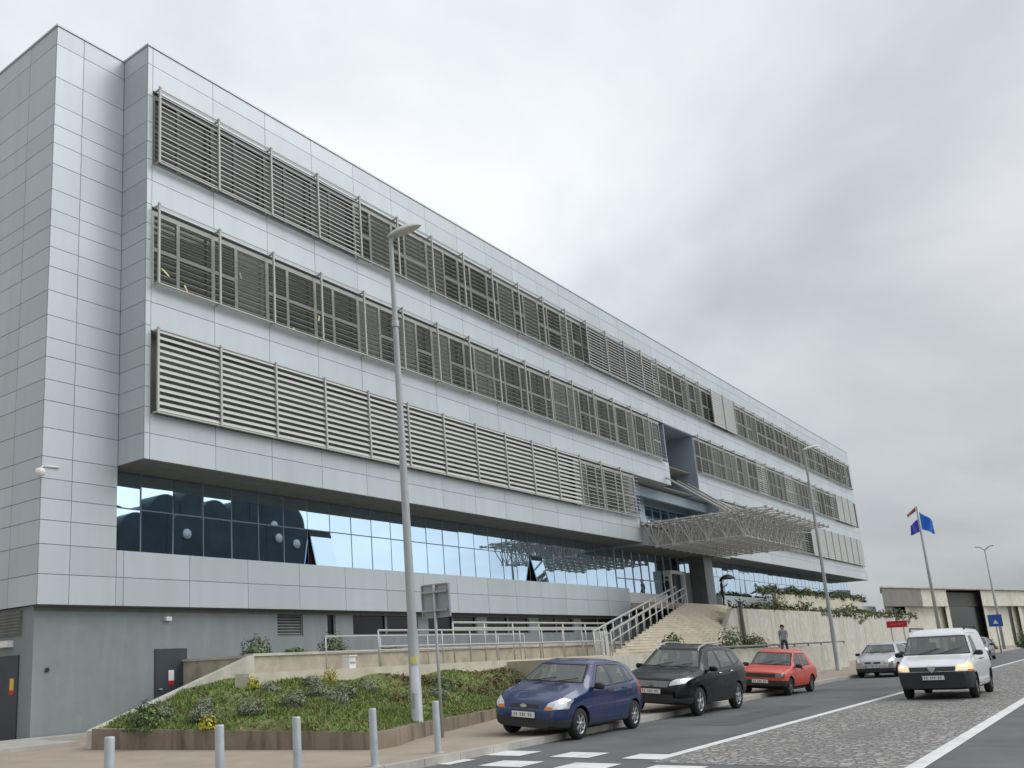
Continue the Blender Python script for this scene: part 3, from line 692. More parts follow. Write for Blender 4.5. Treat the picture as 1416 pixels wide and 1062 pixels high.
def shrub(name, label, cat, x, y, z, r, h, mts, n=420, s=0.07, mi=None, group=None, stems=True):
    t = thing(name, label, cat, (x, y, z), 0, group); rnd = random.Random(int(x*97+y*31))
    q = MB(); leaves(q, (x, y, z+h*0.12), r, r*rnd.uniform(.8, 1.1), h, n, s, mi or (lambda d, k: 0 if k.random() < 0.75 else 1), rnd)
    q.build('foliage', mts, t, fix=False)
    if stems:
        q = MB()
        for k in range(7):
            a = rnd.uniform(0, 2*pi); q.path([(x, y, z-0.05), (x+cos(a)*r*0.4, y+sin(a)*r*0.4, z+h*0.4), (x+cos(a)*r*0.7, y+sin(a)*r*0.7, z+h*0.75)], [0.014, 0.01, 0.004], n=4)
        q.build('stem', m_bark, t, fix=False)
    return t
lav_l = ['grey lavender cushion nearest the low front wall', 'grey lavender cushion low on the slope beside its larger neighbour']
LAV = [(13.3, 14.5, .34, 'round grey lavender cushion at the left end of the planted slope'), (14.35, 14.3, .36, 'wide grey lavender cushion low in the middle of the planted slope'),
       (15.25, 13.9, .40, 'largest grey lavender cushion, nearest the front bollards'), (14.9, 15.6, .30, 'grey lavender cushion just below the pale stone ledge'),
       (16.6, 15.9, .28, 'small grey lavender cushion high on the slope under the white box'), (16.35, 14.6, .36, 'dark stemmed lavender cushion in the middle of the slope'),
       (17.6, 15.0, .34, 'grey lavender cushion near the lamp post with the white notice'), (15.75, 14.9, .30, 'grey lavender cushion between two others halfway up the slope'),
       (12.9, 15.6, .32, 'grey lavender cushion beside the sloping parapet'), (13.6, 16.3, .28, 'small lavender cushion close under the sloping parapet'),
       (19.4, 14.2, .34, 'sprawling lavender cushion between the lamp post and the blue hatchback'), (13.0, 16.9, .30, 'pale lavender cushion farthest up beside the parapet')]
for x, y, r, lb in LAV:
    shrub('lavender_bush', lb, 'bush', x, y, slope_z(x, y)-0.02, r*0.95, r*0.9, [m_lav, m_lavd, m_grass], 1000, 0.05,
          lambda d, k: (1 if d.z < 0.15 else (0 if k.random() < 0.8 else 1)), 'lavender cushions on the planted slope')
for x, y, r, lb in ((17.55, 16.15, .27, 'bright yellow flowering plant at the foot of the stone ledge'), (12.5, 14.9, .2, 'yellow flowering plant among grass near the left end of the planter'), (14.95, 16.2, .2, 'small yellow flowering plant where the stone ledge begins')):
    shrub('flowering_plant', lb, 'plant', x, y, slope_z(x, y), r, r*1.2, [m_yfl, m_grass], 260, 0.07)
for x, y, r, h, lb in ((12.25, 16.6, .55, .5, 'bushy green shrub at the left end of the planter wall'), (12.9, 17.4, .4, .42, 'low green shrub at the foot of the sloping parapet'), (20.6, 14.9, .4, .35, 'loose green shrub in red brown ground cover behind the sign post')):
    shrub('green_shrub', lb, 'bush', x, y, slope_z(x, y)-0.05, r, h, [m_leaf, m_grass], 520, 0.09)
for x, y, r, h, lb in ((17.9, 20.0, .5, .55, 'rounded dark green shrub on the terrace wall, left one of the two'), (21.9, 20.0, .5, .62, 'taller dark green shrub on the terrace in front of the narrow basement window'), (20.0, 19.8, .4, .2, 'flat low plant between the two dark terrace shrubs'), (24.6, 19.8, .45, .2, 'flat low plant right of the taller terrace shrub')):
    shrub('green_shrub', lb, 'bush', max(x, 18.6), y, 2.0, r, h, [m_leaf, m_grass], 620, 0.1)
gc = MB(); rr = random.Random(5)
for k in range(2600):
    x = rr.uniform(17.0, 26.5); y = rr.uniform(12.2, 16.5)
    if not in_slope(x, y): continue
    d_ = sin(x*1.3)*cos(y*2)+ (0.6 if x > 20 and y > 14.4 else -0.35)
    if d_ < rr.uniform(-.1, .8): continue
    z = slope_z(x, y)+wob(x, y)
    leaves(gc, (x, y, z), .09, .09, .1, 3, 0.10, lambda d, k: 0 if k.random() < .8 else 1, rr, hollow=0.1)
struct(gc.build('ground_cover', [m_rust, m_leaf], fix=False), 'stuff')
gc = MB()
for k in range(950):
    x = rr.uniform(57, 111); up = rr.random() < 0.55
    hh = 0.25+0.45*max(0, sin(x*0.9)*0.6+sin(x*0.37+1)*0.6)
    if up: leaves(gc, (x, rr.uniform(18.4, 19.4), 3.8+rr.uniform(0, hh)), .3, .25, .3, 4, 0.28, lambda d, k: 0 if k.random() < .7 else 1, rr, hollow=0.1)
    elif x > 74: leaves(gc, (x, 18.26, 3.85-rr.uniform(0, hh)*1.2), .25, .06, .2, 3, 0.22, lambda d, k: 0 if k.random() < .8 else 1, rr, hollow=0.1)
struct(gc.build('hanging_greenery', [m_leaf, m_grass2], fix=False), 'stuff')
gc = MB()
for k in range(560):
    x = rr.uniform(66, 98)
    hh = 0.3+0.3*sin(x*0.7)**2
    leaves(gc, (x, rr.uniform(20.1, 20.6), 5.2+rr.uniform(0, hh)), .35, .2, .25, 4, 0.28, lambda d, k: 0 if k.random() < .7 else 1, rr, hollow=0.1)
struct(gc.build('hedge_tops', [m_leaf, m_grass2], fix=False), 'stuff')
for x, y, z, r, h, lb in ((38.3, 15.5, 1.5, .6, .7, 'dark shrub standing on the terrace at the foot of the wide stairs'), (47.0, 16.0, 1.5, .8, 1.0, 'leafy bush below the tall retaining wall above the red car'), (52, 16.5, 1.5, .7, .7, 'straggly bush at the foot of the retaining wall right of the pedestrian'), (64.8, 19.0, 3.8, 1.2, 1.3, 'bush on top of the retaining wall at its left end')):
    shrub('green_shrub', lb, 'bush', x, y, z, r, h, [m_leaf, m_grass2], 600, 0.16)

# ------------------------------------------------------------ street furniture
def bollard(x, y):
    t = thing('bollard', 'plain grey steel bollard in the row along the kerb', 'bollard', (x, y, 0.12), 0, 'steel bollards along the kerb')
    q = MB(); q.lathe([(0.062, 0), (0.06, 0.1), (0.058, 0.82), (0.054, 0.84), (0.0, 0.84)], (x, y, 0.12), n=16); q.build('post', m_bollard, t)
    q = MB(); q.lathe([(0.10, 0.0), (0.10, 0.015), (0.062, 0.02)], (x, y, 0.12), n=16); q.build('base_plate', m_steel, t)
    return t
for (x, y), lb in zip([(6.3, 9.2), (7.95, 9.25), (9.3, 9.22), (11.0, 9.28), (12.9, 9.48)],
                      ['leftmost grey steel bollard, only its upper part in view', 'grey steel bollard standing in front of the left part of the planter wall', 'grey steel bollard in the middle of the row of five', 'tall looking grey steel bollard at the front corner of the planter', 'rightmost grey steel bollard, between the lamp post and the blue hatchback']):
    bollard(x, y)['label'] = lb
def street_lamp(x, y, label, H=12.3, poster=False):
    t = thing('street_lamp', label, 'street lamp', (x, y, 0.12), 0, 'street lamps along the pavement')
    q = MB(); q.lathe([(0.0, 0), (0.16, 0), (0.16, 0.03), (0.125, 0.05), (0.115, 2.1), (0.10, 2.2), (0.055, H-0.45), (0.055, H-0.4)], (x, y, 0.12), n=18); q.build('pole', m_steel, t)
    q = MB(); q.path([(x, y, H-0.42), (x, y, H-0.15), (x+0.05, y-0.14, H+0.0), (x+0.13, y-0.36, H+0.08)], [0.055, 0.055, 0.05, 0.045], n=8); q.build('arm', m_steel, t)
    q = MB(); d = Vector((0.32, -0.93, 0.16)).normalized(); s_ = d.cross(Vector((0, 0, 1))).normalized(); u = s_.cross(d)
    def fn(a, b):
        th = 2*pi*a; L_ = -0.2+0.88*b; pr = max(0.001, sin(pi*min(1, max(0, b)))**0.55)
        hz = sin(th); return Vector((x+0.03, y-0.1, H-0.03))+d*L_+s_*cos(th)*0.16*pr+u*(hz*(0.13 if hz > 0 else 0.05)*pr)
    q.grid(17, 13, fn); q.build('lamp_head', m_white if not poster else mat('lamp housing', (0.60, 0.60, 0.57), rough=0.4), t)
    q = MB(); q.lathe([(0.085, 0), (0.085, 0.14), (0.075, 0.15)], (x, y, H-2.3), n=12); q.build('collar', m_steel, t)
    if poster:
        q = MB()
        a0 = math.atan2(-y, -x)
        q.grid(8, 2, lambda u, v: (x+0.121*cos(a0-0.75+1.5*u), y+0.121*sin(a0-0.75+1.5*u), 0.98+0.56*v)); q.grid(8, 2, lambda u, v: (x+0.121*cos(a0-0.7+1.4*u), y+0.121*sin(a0-0.7+1.4*u), 1.58+0.16*v), 1)
        q.build('notice', [mat('white paper', (0.72, 0.71, 0.80), rough=0.6), mat('yellow sticker', (0.62, 0.58, 0.2), rough=0.6)], t)
    q = MB(); q.box(x-0.125, x-0.112, y-0.05, y+0.05, 0.7, 1.0); q.build('hatch', m_steel, t)
street_lamp(15.6, 11.95, 'tall grey street lamp standing at the planter wall with a white notice on its pole', H=11.4, poster=True)
street_lamp(54.2, 13.0, 'distant grey street lamp rising behind the parked red car')
SX, SY, SZ = 15.46, 11.23, 2.84
t = thing('road_sign', 'grey metal road sign seen from behind on a thin post beside the planter', 'road sign', (SX, SY, 0.12))
q = MB(); q.tube((SX, SY, 0.1), (SX, SY, 3.16), 0.03, n=10); q.build('post', m_steel, t)
q = MB(); q.obox((SX+.07, SY, SZ), (0.01, 0, 0), (0, 0.345, 0), (0, 0, 0.335))
for s_ in (-1, 1): q.box(SX+.025, SX+.075, SY+s_*0.345-0.012, SY+s_*0.345+0.012, SZ-.332, SZ+.332); q.box(SX+.025, SX+.074, SY-.33, SY+.33, SZ+s_*0.335-0.012, SZ+s_*0.335+0.012)
q.build('sign_plate', mat('sign back', (0.36, 0.395, 0.42), rough=0.45, metal=0.3, var=0.06), t)
q = MB(); q.box(SX-.035, SX+.058, SY-.3, SY+.3, SZ-.22, SZ-.18); q.box(SX-.035, SX+.058, SY-.3, SY+.3, SZ+.16, SZ+.20); q.build('bracket', m_steel, t)
t = thing('notice_board', 'red rectangular board on a post beside the retaining wall', 'sign', (60, 10.9, 0.12))
q = MB(); q.box(59.97, 60.03, 10.4, 11.45, 2.25, 2.62); q.build('board', m_red, t)
q = MB(); q.box(59.96, 59.97, 10.6, 11.25, 2.4, 2.47); q.build('lettering_strip', mat('faded red', (0.62, 0.12, 0.12)), t)
q = MB(); q.tube((60, 10.6, 0.1), (60, 10.6, 2.25), 0.035, n=8); q.tube((60, 11.25, 0.1), (60, 11.25, 2.25), 0.035, n=8); q.build('post', m_steel, t)
t = thing('road_sign', 'blue square road sign with a white triangle far down the road', 'road sign', (90, 9.6, 0.12))
q = MB(); q.tube((90, 9.25, 0.1), (90, 9.25, 3.2), 0.05, n=8); q.build('post', m_steel, t)
q = MB(); q.box(89.9, 89.94, 8.75, 9.72, 2.2, 3.15); q.build('sign_plate', m_blue, t)
q = MB(); q.add([(89.89, 9.05, 2.42), (89.89, 9.42, 2.42), (89.89, 9.235, 2.76)], [(0,1,2)]); q.build('symbol', m_white, t)
fp = thing('flagpole', 'slim grey flagpole flying a blue flag below a red and white one', 'flagpole', (90, 13.3, 0.12))
q = MB(); q.tube((90, 13.3, 0.1), (90, 13.3, 12.7), 0.16, 0.09, n=10); q.build('pole', m_steel, fp)
def flag(name, mt, z0, dirv, Lf, Hf, phase):
    q = MB(); d = Vector(dirv).normalized(); s_ = Vector((-d.y, d.x, 0))
    def fn(u, v):
        p = Vector((90, 13.3, z0))+d*(0.12+Lf*u)*0.9+s_*0.22*sin(u*7+phase+v*1.5)*u+Vector((0, 0, -Hf*v*(1-0.25*u)-0.75*Lf*u)); return p
    q.grid(16, 10, fn); return q.build(name, mt, fp, fix=False)
flag('flag', mat('blue flag cloth', (0.02, 0.14, 0.62), rough=0.8, var=0.05), 12.2, (0.5, -0.8, 0), 1.15, 1.5, 0.3)
flag('flag', mat('violet blue flag cloth', (0.07, 0.08, 0.45), rough=0.8, var=0.05), 11.6, (-0.5, 1, 0), 0.75, 1.1, 1.9)
flag('flag', mat('red flag cloth', (0.38, 0.10, 0.10), rough=0.8, var=0.05), 12.65, (-0.2, 1, 0), 0.8, 0.35, 0.9)
t = thing('street_lamp', 'thin far street lamp with two short arms above the low concrete building', 'street lamp', (110, 11.0, 0.12))
q = MB(); q.tube((110, 11, 0.1), (110, 11, 10.0), 0.14, 0.07, n=8); q.build('pole', m_steel, t)
q = MB(); q.path([(110, 11, 9.9), (110, 10.6, 10.25), (110, 10.2, 10.3)], 0.06, n=6); q.path([(110, 11, 9.9), (110, 11.4, 10.25), (110, 11.8, 10.3)], 0.06, n=6); q.build('arm', m_steel, t)
t = thing('wall_post', 'thin dark post against the retaining wall above the pedestrian', 'post', (55.3, 18.1, 1.5))
q = MB(); q.tube((55.6, 18.15, 1.5), (55.6, 18.15, 4.2), 0.13, 0.11, n=8); q.lathe([(0.0, 0.1), (0.17, 0.06), (0.17, 0)], (55.6, 18.15, 4.15), n=10); q.build('post', mat('dark grey post', (0.12, 0.12, 0.115)), t)

# low concrete building at the end of the road
m_cream = streak_mat('cream render', (0.66, 0.635, 0.54), (0.48, 0.45, 0.37), sx=0.3, amount=0.6)
lb = thing('concrete_pavilion', 'low concrete building with a thick fascia and slanted piers at the end of the road', 'building', (110, 20, 0))
A_, B_ = Vector((108.5, 20.6)), Vector((215, -6)); dv = (B_-A_).normalized(); nv = Vector((-dv.y, dv.x))
nv = Vector((0.98, 0.19))
Lb = (B_-A_).length
def seg(t0, t1, o0, o1):
    a, b = A_+dv*t0, A_+dv*t1
    return [tuple(a+nv*o0), tuple(b+nv*o0), tuple(b+nv*o1), tuple(a+nv*o1)]
q = MB(); q.prism(seg(0, Lb, 2.5, 14), 0.1, 5.2); q.build('wall', m_cream, lb)
q = MB(); tt = 0; kq = 0
m_fasc = [mat('grey fascia', (0.20, 0.19, 0.165), var=0.15, scale=1.0), m_cream, mat('dark recess', (0.06, 0.06, 0.055))]
while tt < Lb:
    w = (9, 6.5, 9.5, 40)[kq] if kq < 4 else 30
    q.prism(seg(tt, min(Lb, tt+w)-0.05, (0.0, 0.5, 2.2, 0.5, .3)[min(kq, 4)], 14), 5.0, 6.9-(0.25 if kq == 2 else 0), (0, 1, 2, 1, 1)[min(kq, 4)]); tt += w; kq += 1
q.build('fascia', m_fasc, lb)
q = MB(); q.prism(seg(-0.4, Lb, -0.3, 14.5), 6.95, 7.1); q.build('roof', m_conc, lb)
for t0, t1 in ((1.8, 4.5), (15.5, 25), (33, 34), (41, 42), (50, 52), (62, 64)):
    q = MB(); q.prism(seg(t0, t1, 2.4, 2.5), 0.1, 5.0); q.build('window', m_dglass, lb)
for t0 in (4.6, 14.6, 25.2, 36, 47):
    q = MB(); a = A_+dv*t0; q.prism([tuple(a+nv*1.2), tuple(a+dv*1.0+nv*1.2), tuple(a+dv*1.0+nv*2.3), tuple(a+nv*2.3)], 0.1, 5.0)
    o = q.build('pier', m_cream, lb)
for k, (x, y, r, h, lbx) in enumerate(((120, 9.6, 1.5, 1.6, 'green shrub beside the road in front of the low concrete building'), (128, 8.2, 1.4, 1.3, 'roadside bush at the far right edge of the view'), (112, 13, 1.3, 1.2, 'bush in front of the slanted piers of the low concrete building'))):
    shrub('green_shrub', lbx, 'bush', x, y, 0.1, r, h, [m_leaf, m_grass2], 500, 0.35)
# dark row across the road, seen mirrored in the ribbon window
op = thing('gabled_row', 'dark row of arched gables across the road, mirrored in the ribbon window', 'building', (50, -16, 0))
m_dark = mat('dark grey render', (0.055, 0.075, 0.085), rough=0.85, var=0.2, scale=0.6)
XR = [(38.0, 3.55), (41.6, 3.5), (45.15, 3.55), (48.75, 3.5), (52.3, 3.5), (55.85, 3.4)]
for x0, w in XR:
    q = MB(); n_ = 14; H0 = 12.3 + 0.12*(x0-38)
    pts = [(x0, 0), (x0+w, 0)]+[(x0+w/2+w/2*cos(pi*k/n_), H0+2.3*sin(pi*k/n_)**0.8) for k in range(n_+1)]
    nn = len(pts); vs = [(x, -14, z) for x, z in pts]+[(x, -22, z) for x, z in pts]
    q.add(vs, [tuple(range(nn)), tuple(range(2*nn-1, nn-1, -1))]+[(i, (i+1) % nn, nn+(i+1) % nn, nn+i) for i in range(nn)]); q.build('gable', m_dark, op)
    q = MB()
    for k in range(3): q.box(x0+0.4+k*1.0, x0+0.95+k*1.0, -13.98, -13.9, 5.5, 8.0)
    q.build('window', mat('blue grey blind', (0.12, 0.16, 0.19)), op)
    if x0 in (41.6, 48.75, 52.3): continue
    q = MB(); q.lathe([(0, 0), (0.42, 0.0), (0.42, 0.08), (0, 0.08)], (x0+w*0.42, -13.95, 13.4), axis='y', n=16); q.build('bright_oval_disc', m_white, op)  # white disc added to make a bright oval in the mirrored view
q = MB(); q.box(34, 63, -22.5, -14.3, 0, 12.0); q.box(59.4, 61.5, -22.5, -14, 0, 13.6); q.box(61.5, 63.4, -22.5, -14, 0, 10.6); q.build('wall', m_dark, op)
# ------------------------------------------------------------ vehicles
def paint(name, col, rough=0.3, metal=0.0, coat=0.6, spec=0.5): return mat(spec=spec, name=name, col=col, rough=rough, metal=metal, var=0.06, scale=2.5, coat=coat, stain=0.12, stain_col=tuple(c*1.3+0.012 for c in col))
m_cglass = pane_mat('car glass', (0.20, 0.225, 0.215), 0.52)
m_cglass.node_tree.nodes['Principled BSDF'].inputs['Specular IOR Level'].default_value = 0.9
m_seat = mat('grey seat cloth', (0.10, 0.10, 0.105), rough=0.9, var=0.1)
m_liner = mat('grey headliner', (0.16, 0.16, 0.155), rough=0.95, var=0.05)
m_seal = mat('black rubber seal', (0.012, 0.012, 0.012), rough=0.7, var=0)
m_tyre = mat('tyre rubber', (0.022, 0.022, 0.022), rough=0.85, var=0.1)
m_rim = mat('silver wheel', (0.55, 0.56, 0.57), rough=0.35, metal=0.6, var=0.03)
m_rimd = mat('dull steel wheel', (0.20, 0.20, 0.20), rough=0.5, metal=0.4, var=0.03)
m_trim = mat('black bumper plastic', (0.028, 0.028, 0.03), rough=0.6, var=0.08)
m_lens = mat('headlight lens', (0.62, 0.64, 0.66), rough=0.08, metal=0.35, var=0.12, scale=14, coat=1.0)
m_amber = mat('amber lens', (0.65, 0.20, 0.03), rough=0.15, var=0)
m_tail = mat('red lens', (0.35, 0.01, 0.01), rough=0.15, var=0)
m_smudge = mat('worn plate mark', (0.25, 0.25, 0.26), var=0)
m_plate = mat('number plate', (0.74, 0.74, 0.72), rough=0.5, var=0.05, scale=9)
m_chrome = mat('chrome', (0.7, 0.7, 0.7), rough=0.12, metal=1.0, var=0)
m_lit = emis('lit headlight', (1.0, 0.80, 0.58), 6.0)
m_litlens = emis('lit headlight lens', (1.0, 0.50, 0.27), 0.85)

def interp(P, x):
    if x <= P[0][0]: return P[0][1]
    for (a, b), (c, d) in zip(P, P[1:]):
        if x <= c: return b+(d-b)*(x-a)/(c-a)
    return P[-1][1]
def smooth_curve(P, r=0.07):
    return lambda x: (interp(P, x-r)+2*interp(P, x-r*.5)+3*interp(P, x)+2*interp(P, x+r*.5)+interp(P, x+r))/9
def car(name, label, cat, loc, rotz, roll, S, mpaint, mlow=None, group=None, mglass=None):
    """S: profile in metres, x measured back from the nose; local frame: +X forward, +Y left, Z up, origin on the ground between the axles."""
    mglass = mglass or m_cglass
    L_, W = S['L'], S['W']; xf, xr, wr = S['xf'], S['xr'], S['r']; mid = (xf+xr)/2
    top = smooth_curve(S['top'], S.get('sm', 0.06)); belt = smooth_curve(S['belt'], 0.1); bot = smooth_curve(S['bot'], 0.08)
    wf = smooth_curve(S['plan'], 0.1)
    N = int(L_/0.035); rings = []; tumb = S.get('tumble', 0.36)
    for i in range(N+1):
        x = L_*i/N; zt, zb = top(x), bot(x); w = wf(x)*W/2
        zt = max(zt, zb+0.12); zs = min(belt(x), zt-0.03); h = zt-zs
        cabin = min(1, max(0, (h-0.12)/0.15))
        wro = 0.965*w-h*tumb-0.02
        rr = min(0.09, h*0.45)
        zm = zb+(zs-zb)*0.45
        half = [(0, zb), (0.5*w, zb), (0.84*w, zb+0.01), (0.95*w, zb+0.05), (0.985*w, zb+0.14), (1.0*w, zm), (0.997*w, zm+(zs-zm)*0.35), (0.988*w, zm+(zs-zm)*0.7), (0.972*w, zs-0.02), (0.958*w, zs+0.012*cabin)]
        A = Vector((0.958*w, zs+0.012*cabin)); B = Vector((wro, zt-rr))
        for q in (0.25, 0.5, 0.75):
            p = A.lerp(B, q); half.append((p.x+0.012*sin(pi*q)*cabin, p.y))
        half += [(B.x, B.y), (B.x-0.25*rr-0.01, B.y+0.55*rr), (B.x-0.11, zt-0.012), (B.x*0.72, zt+0.006), (B.x*0.36, zt+0.014), (0, zt+0.017)]
        full = half+[(-a, b) for a, b in half[-2:0:-1]]
        rings.append([(mid-x, a, b) for a, b in full])
    q = MB(); n = len(rings[0]); vs = [p for r in rings for p in r]
    q.add(vs, [(i*n+k, i*n+(k+1) % n, (i+1)*n+(k+1) % n, (i+1)*n+k) for i in range(N) for k in range(n)], 0, True)
    q.add(rings[0], [tuple(range(n-1, -1, -1))], 0); q.add(rings[-1], [tuple(range(n))], 0)
    bo = q.build('tmp', mpaint)
    bm = bmesh.new(); bm.from_mesh(bo.data); bmesh.ops.remove_doubles(bm, verts=bm.verts, dist=0.0004); bmesh.ops.recalc_face_normals(bm, faces=bm.faces); bm.to_mesh(bo.data); bm.free()
    cutters = []
    for xw in (xf, xr):
        for s in (-1, 1):
            c = MB(); c.tube((mid-xw, s*(W/2-0.30), wr), (mid-xw, s*(W/2+0.2), wr), wr+0.055, n=36, sm=False); co = c.build('cut', m_seal); cutters.append(co)
            md = bo.modifiers.new('b', 'BOOLEAN'); md.operation = 'DIFFERENCE'; md.solver = 'EXACT'; md.object = co
    dg = bpy.context.evaluated_depsgraph_get(); dg.update()
    me = bpy.data.meshes.new_from_object(bo.evaluated_get(dg))
    bpy.data.objects.remove(bo)
    for c in cutters: bpy.data.objects.remove(c)
    bm = bmesh.new(); bm.from_mesh(me); bpy.data.meshes.remove(me)
    lay = bm.faces.layers.int.new('reg')
    regs = []       # name, material list, offset
    def cut(co, no):
        bmesh.ops.bisect_plane(bm, geom=bm.verts[:]+bm.edges[:]+bm.faces[:], dist=1e-5, plane_co=co, plane_no=no)
    def inside(p, poly):
        sgn = 0
        for a, b in zip(poly, poly[1:]+poly[:1]):
            c = (b[0]-a[0])*(p[1]-a[1])-(b[1]-a[1])*(p[0]-a[0])
            if abs(c) < 1e-9: continue
            if sgn == 0: sgn = 1 if c > 0 else -1
            elif (c > 0) != (sgn > 0): return False
        return True
    def inset(poly, d):
        cx = sum(p[0] for p in poly)/len(poly); cy = sum(p[1] for p in poly)/len(poly); out = []
        n_ = len(poly); area = sum(poly[i][0]*poly[(i+1) % n_][1]-poly[(i+1) % n_][0]*poly[i][1] for i in range(n_)); sg = 1 if area > 0 else -1
        lines = []
        for a, b in zip(poly, poly[1:]+poly[:1]):
            v = Vector((b[0]-a[0], b[1]-a[1])).normalized(); nn = Vector((-v.y, v.x))*sg; lines.append((Vector(a)+nn*d, v))
        for i in range(n_):
            (p, u), (p2, u2) = lines[i-1], lines[i]; den = u.x*u2.y-u.y*u2.x
            if abs(den) < 1e-6: out.append(tuple(p2)); continue
            t = ((p2.x-p.x)*u2.y-(p2.y-p.y)*u2.x)/den; out.append(tuple(p+u*t))
        return out
    def region(view, poly, sel, rid):
        # view 's': polygon in (x back from nose, z); view 'f': polygon in (y, z)
        for a, b in zip(poly, poly[1:]+poly[:1]):
            if view == 's': A = Vector((mid-a[0], 0, a[1])); B = Vector((mid-b[0], 0, b[1])); no = (B-A).cross(Vector((0, 1, 0)))
            else: A = Vector((0, a[0], a[1])); B = Vector((0, b[0], b[1])); no = (B-A).cross(Vector((1, 0, 0)))
            if no.length < 1e-6: continue
            cut(A, no.normalized())
        bm.normal_update()
        for f in bm.faces:
            c = f.calc_center_median(); nn = f.normal
            p = (mid-c.x, c.z) if view == 's' else (c.y, c.z)
            if sel(c, nn, mid-c.x) and inside(p, poly) : f[lay] = rid(c) if callable(rid) else rid
    rid = [10]
    def new(name, mats, off=0.0, par=None):
        rid[0] += 1; regs.append((rid[0], name, mats, off, par)); return rid[0]
    base = W/2
    mir = lambda poly: [(-a, b) for a, b in poly]
    # doors first, windows are cut out of them afterwards
    for poly in S.get('doors', []):
        for s in (1, -1):
            r0 = new('door', [mpaint, m_seal], 0.0)
            region('s', poly, lambda c, n_, x, s=s: c.y*s > base*0.55 and n_.y*s > 0.25, r0+1000)
            region('s', inset(poly, 0.009), lambda c, n_, x, s=s: c.y*s > base*0.55 and n_.y*s > 0.25, r0)
    for poly in S['side_windows']:
        for s in (1, -1):
            r0 = new('side_window', [mglass, m_seal], 0.0)
            sel = lambda c, n_, x, s=s: c.y*s > base*0.4 and n_.y*s > 0.25
            region('s', poly, sel, r0+1000); region('s', inset(poly, 0.022), sel, r0)
    ws = S['windscreen']; r0 = new('windscreen', [mglass, m_seal], 0.0)
    x0, x1 = S['ws_x']; selw = lambda c, n_, x: x0-0.12 < x < x1+0.1 and n_.x > 0.15 and n_.z > 0.1 and c.z > ws[0][1]-0.01
    full = [(-a, b) for a, b in ws]+[(a, b) for a, b in reversed(ws)]
    region('f', full, selw, r0+1000); region('f', inset(full, 0.028), selw, r0)
    rw = S['rear_window']; r0 = new('rear_window', [mglass, m_seal], 0.0)
    selr = lambda c, n_, x: x > L_*0.6 and n_.x < -0.25
    full = [(-a, b) for a, b in rw]+[(a, b) for a, b in reversed(rw)]
    region('f', full, selr, r0+1000); region('f', inset(full, 0.03), selr, r0)
    fsel = lambda d: (lambda c, n_, x: x < d and n_.x > -0.05)
    for key, nm, mt, d in (('grille', 'grille', [S.get('grille_mat', m_trim)]*2, 0.4), ('lower_grille', 'air_intake', [m_trim, m_trim], 0.35)):
        if key in S:
            poly = S[key]; full = [(-a, b) for a, b in poly]+[(a, b) for a, b in reversed(poly)]; region('f', full, fsel(d), new(nm, mt, -0.0))
    if 'bumper_z' in S:
        zb_, db = S['bumper_z']; r0 = new('bumper', [mlow or m_trim]*2, 0.0); r1 = new('bumper', [mlow or m_trim]*2, 0.0)
        cut(Vector((0, 0, zb_)), Vector((0, 0, 1)))
        for f in bm.faces:
            c = f.calc_center_median()
            if c.z < zb_ and f[lay] == 0 and (mid-c.x < db or mid-c.x > L_-db*0.7): f[lay] = r0 if mid-c.x < db else r1
    if 'sill_z' in S:
        cut(Vector((0, 0, S['sill_z'])), Vector((0, 0, 1))); r0 = new('sill_trim', [m_trim]*2, 0.0)
        for f in bm.faces:
            c = f.calc_center_median()
            if c.z < S['sill_z'] and (f[lay] == 0 or f[lay] % 1000 >= 11 and any(g_[0] == f[lay] % 1000 and g_[1] == 'door' for g_ in regs)): f[lay] = r0
    for s in (1, -1):
        poly = S['headlight'] if s > 0 else mir(S['headlight']); r0 = new('headlight', [S.get('lens', m_lens), m_seal], 0.0)
        region('f', poly, lambda c, n_, x, s=s: x < S.get('hl_x', 0.5) and n_.x > 0.02 and c.y*s > 0, r0)
        if 'blinker' in S:
            poly = S['blinker'] if s > 0 else mir(S['blinker']); r0 = new('blinker', [m_amber, m_seal], 0.0)
            region('f', poly, lambda c, n_, x, s=s: x < S.get('hl_x', 0.5) and n_.x > 0.02 and c.y*s > 0, r0)
        poly = S['tail'] if s > 0 else mir(S['tail']); r0 = new('tail_light', [m_tail, m_seal], 0.0)
        region('f', poly, lambda c, n_, x, s=s: x > L_-0.35 and n_.x < 0.1 and c.y*s > 0, r0)
    # dark wheel wells
    for f in bm.faces:
        c = f.calc_center_median()
        for xw in (xf, xr):
            if sqrt((mid-c.x-xw)**2+(c.z-wr)**2) < wr+0.062 and abs(c.y) < W/2: f[lay] = 5
    root = thing(name, label, cat, loc, rotz, group); root.rotation_euler = (roll, 0, rotz)
    def extract(ids, nm, mats, matfn, parent):
        me = bpy.data.meshes.new(nm); idx = {}; vs = []; fs = []; mi = []
        for f in bm.faces:
            if f[lay] in ids:
                t = []
                for v in f.verts:
                    if v.index not in idx: idx[v.index] = len(vs); vs.append(v.co.copy())
                    t.append(idx[v.index])
                fs.append(t); mi.append(matfn(f[lay]))
        if not fs: return None
        me.from_pydata(vs, [], fs)
        for q_ in mats: me.materials.append(q_)
        me.polygons.foreach_set('material_index', mi); me.polygons.foreach_set('use_smooth', [True]*len(fs)); me.update()
        try: me.set_sharp_from_angle(angle=radians(38))
        except Exception: pass
        o = bpy.data.objects.new(nm, me); COL.objects.link(o); o.parent = parent; return o
    bm.verts.index_update()
    body = extract({0, 5}, 'body', [mpaint, m_seal], lambda r: 1 if r == 5 else 0, root)
    doors = []
    for r_, nm, mats, off, par in regs:
        o = extract({r_, r_+1000}, nm, mats, lambda r: 1 if r >= 1000 else 0, root)
        if o and nm == 'door': doors.append((o, r_))
    bm.free()
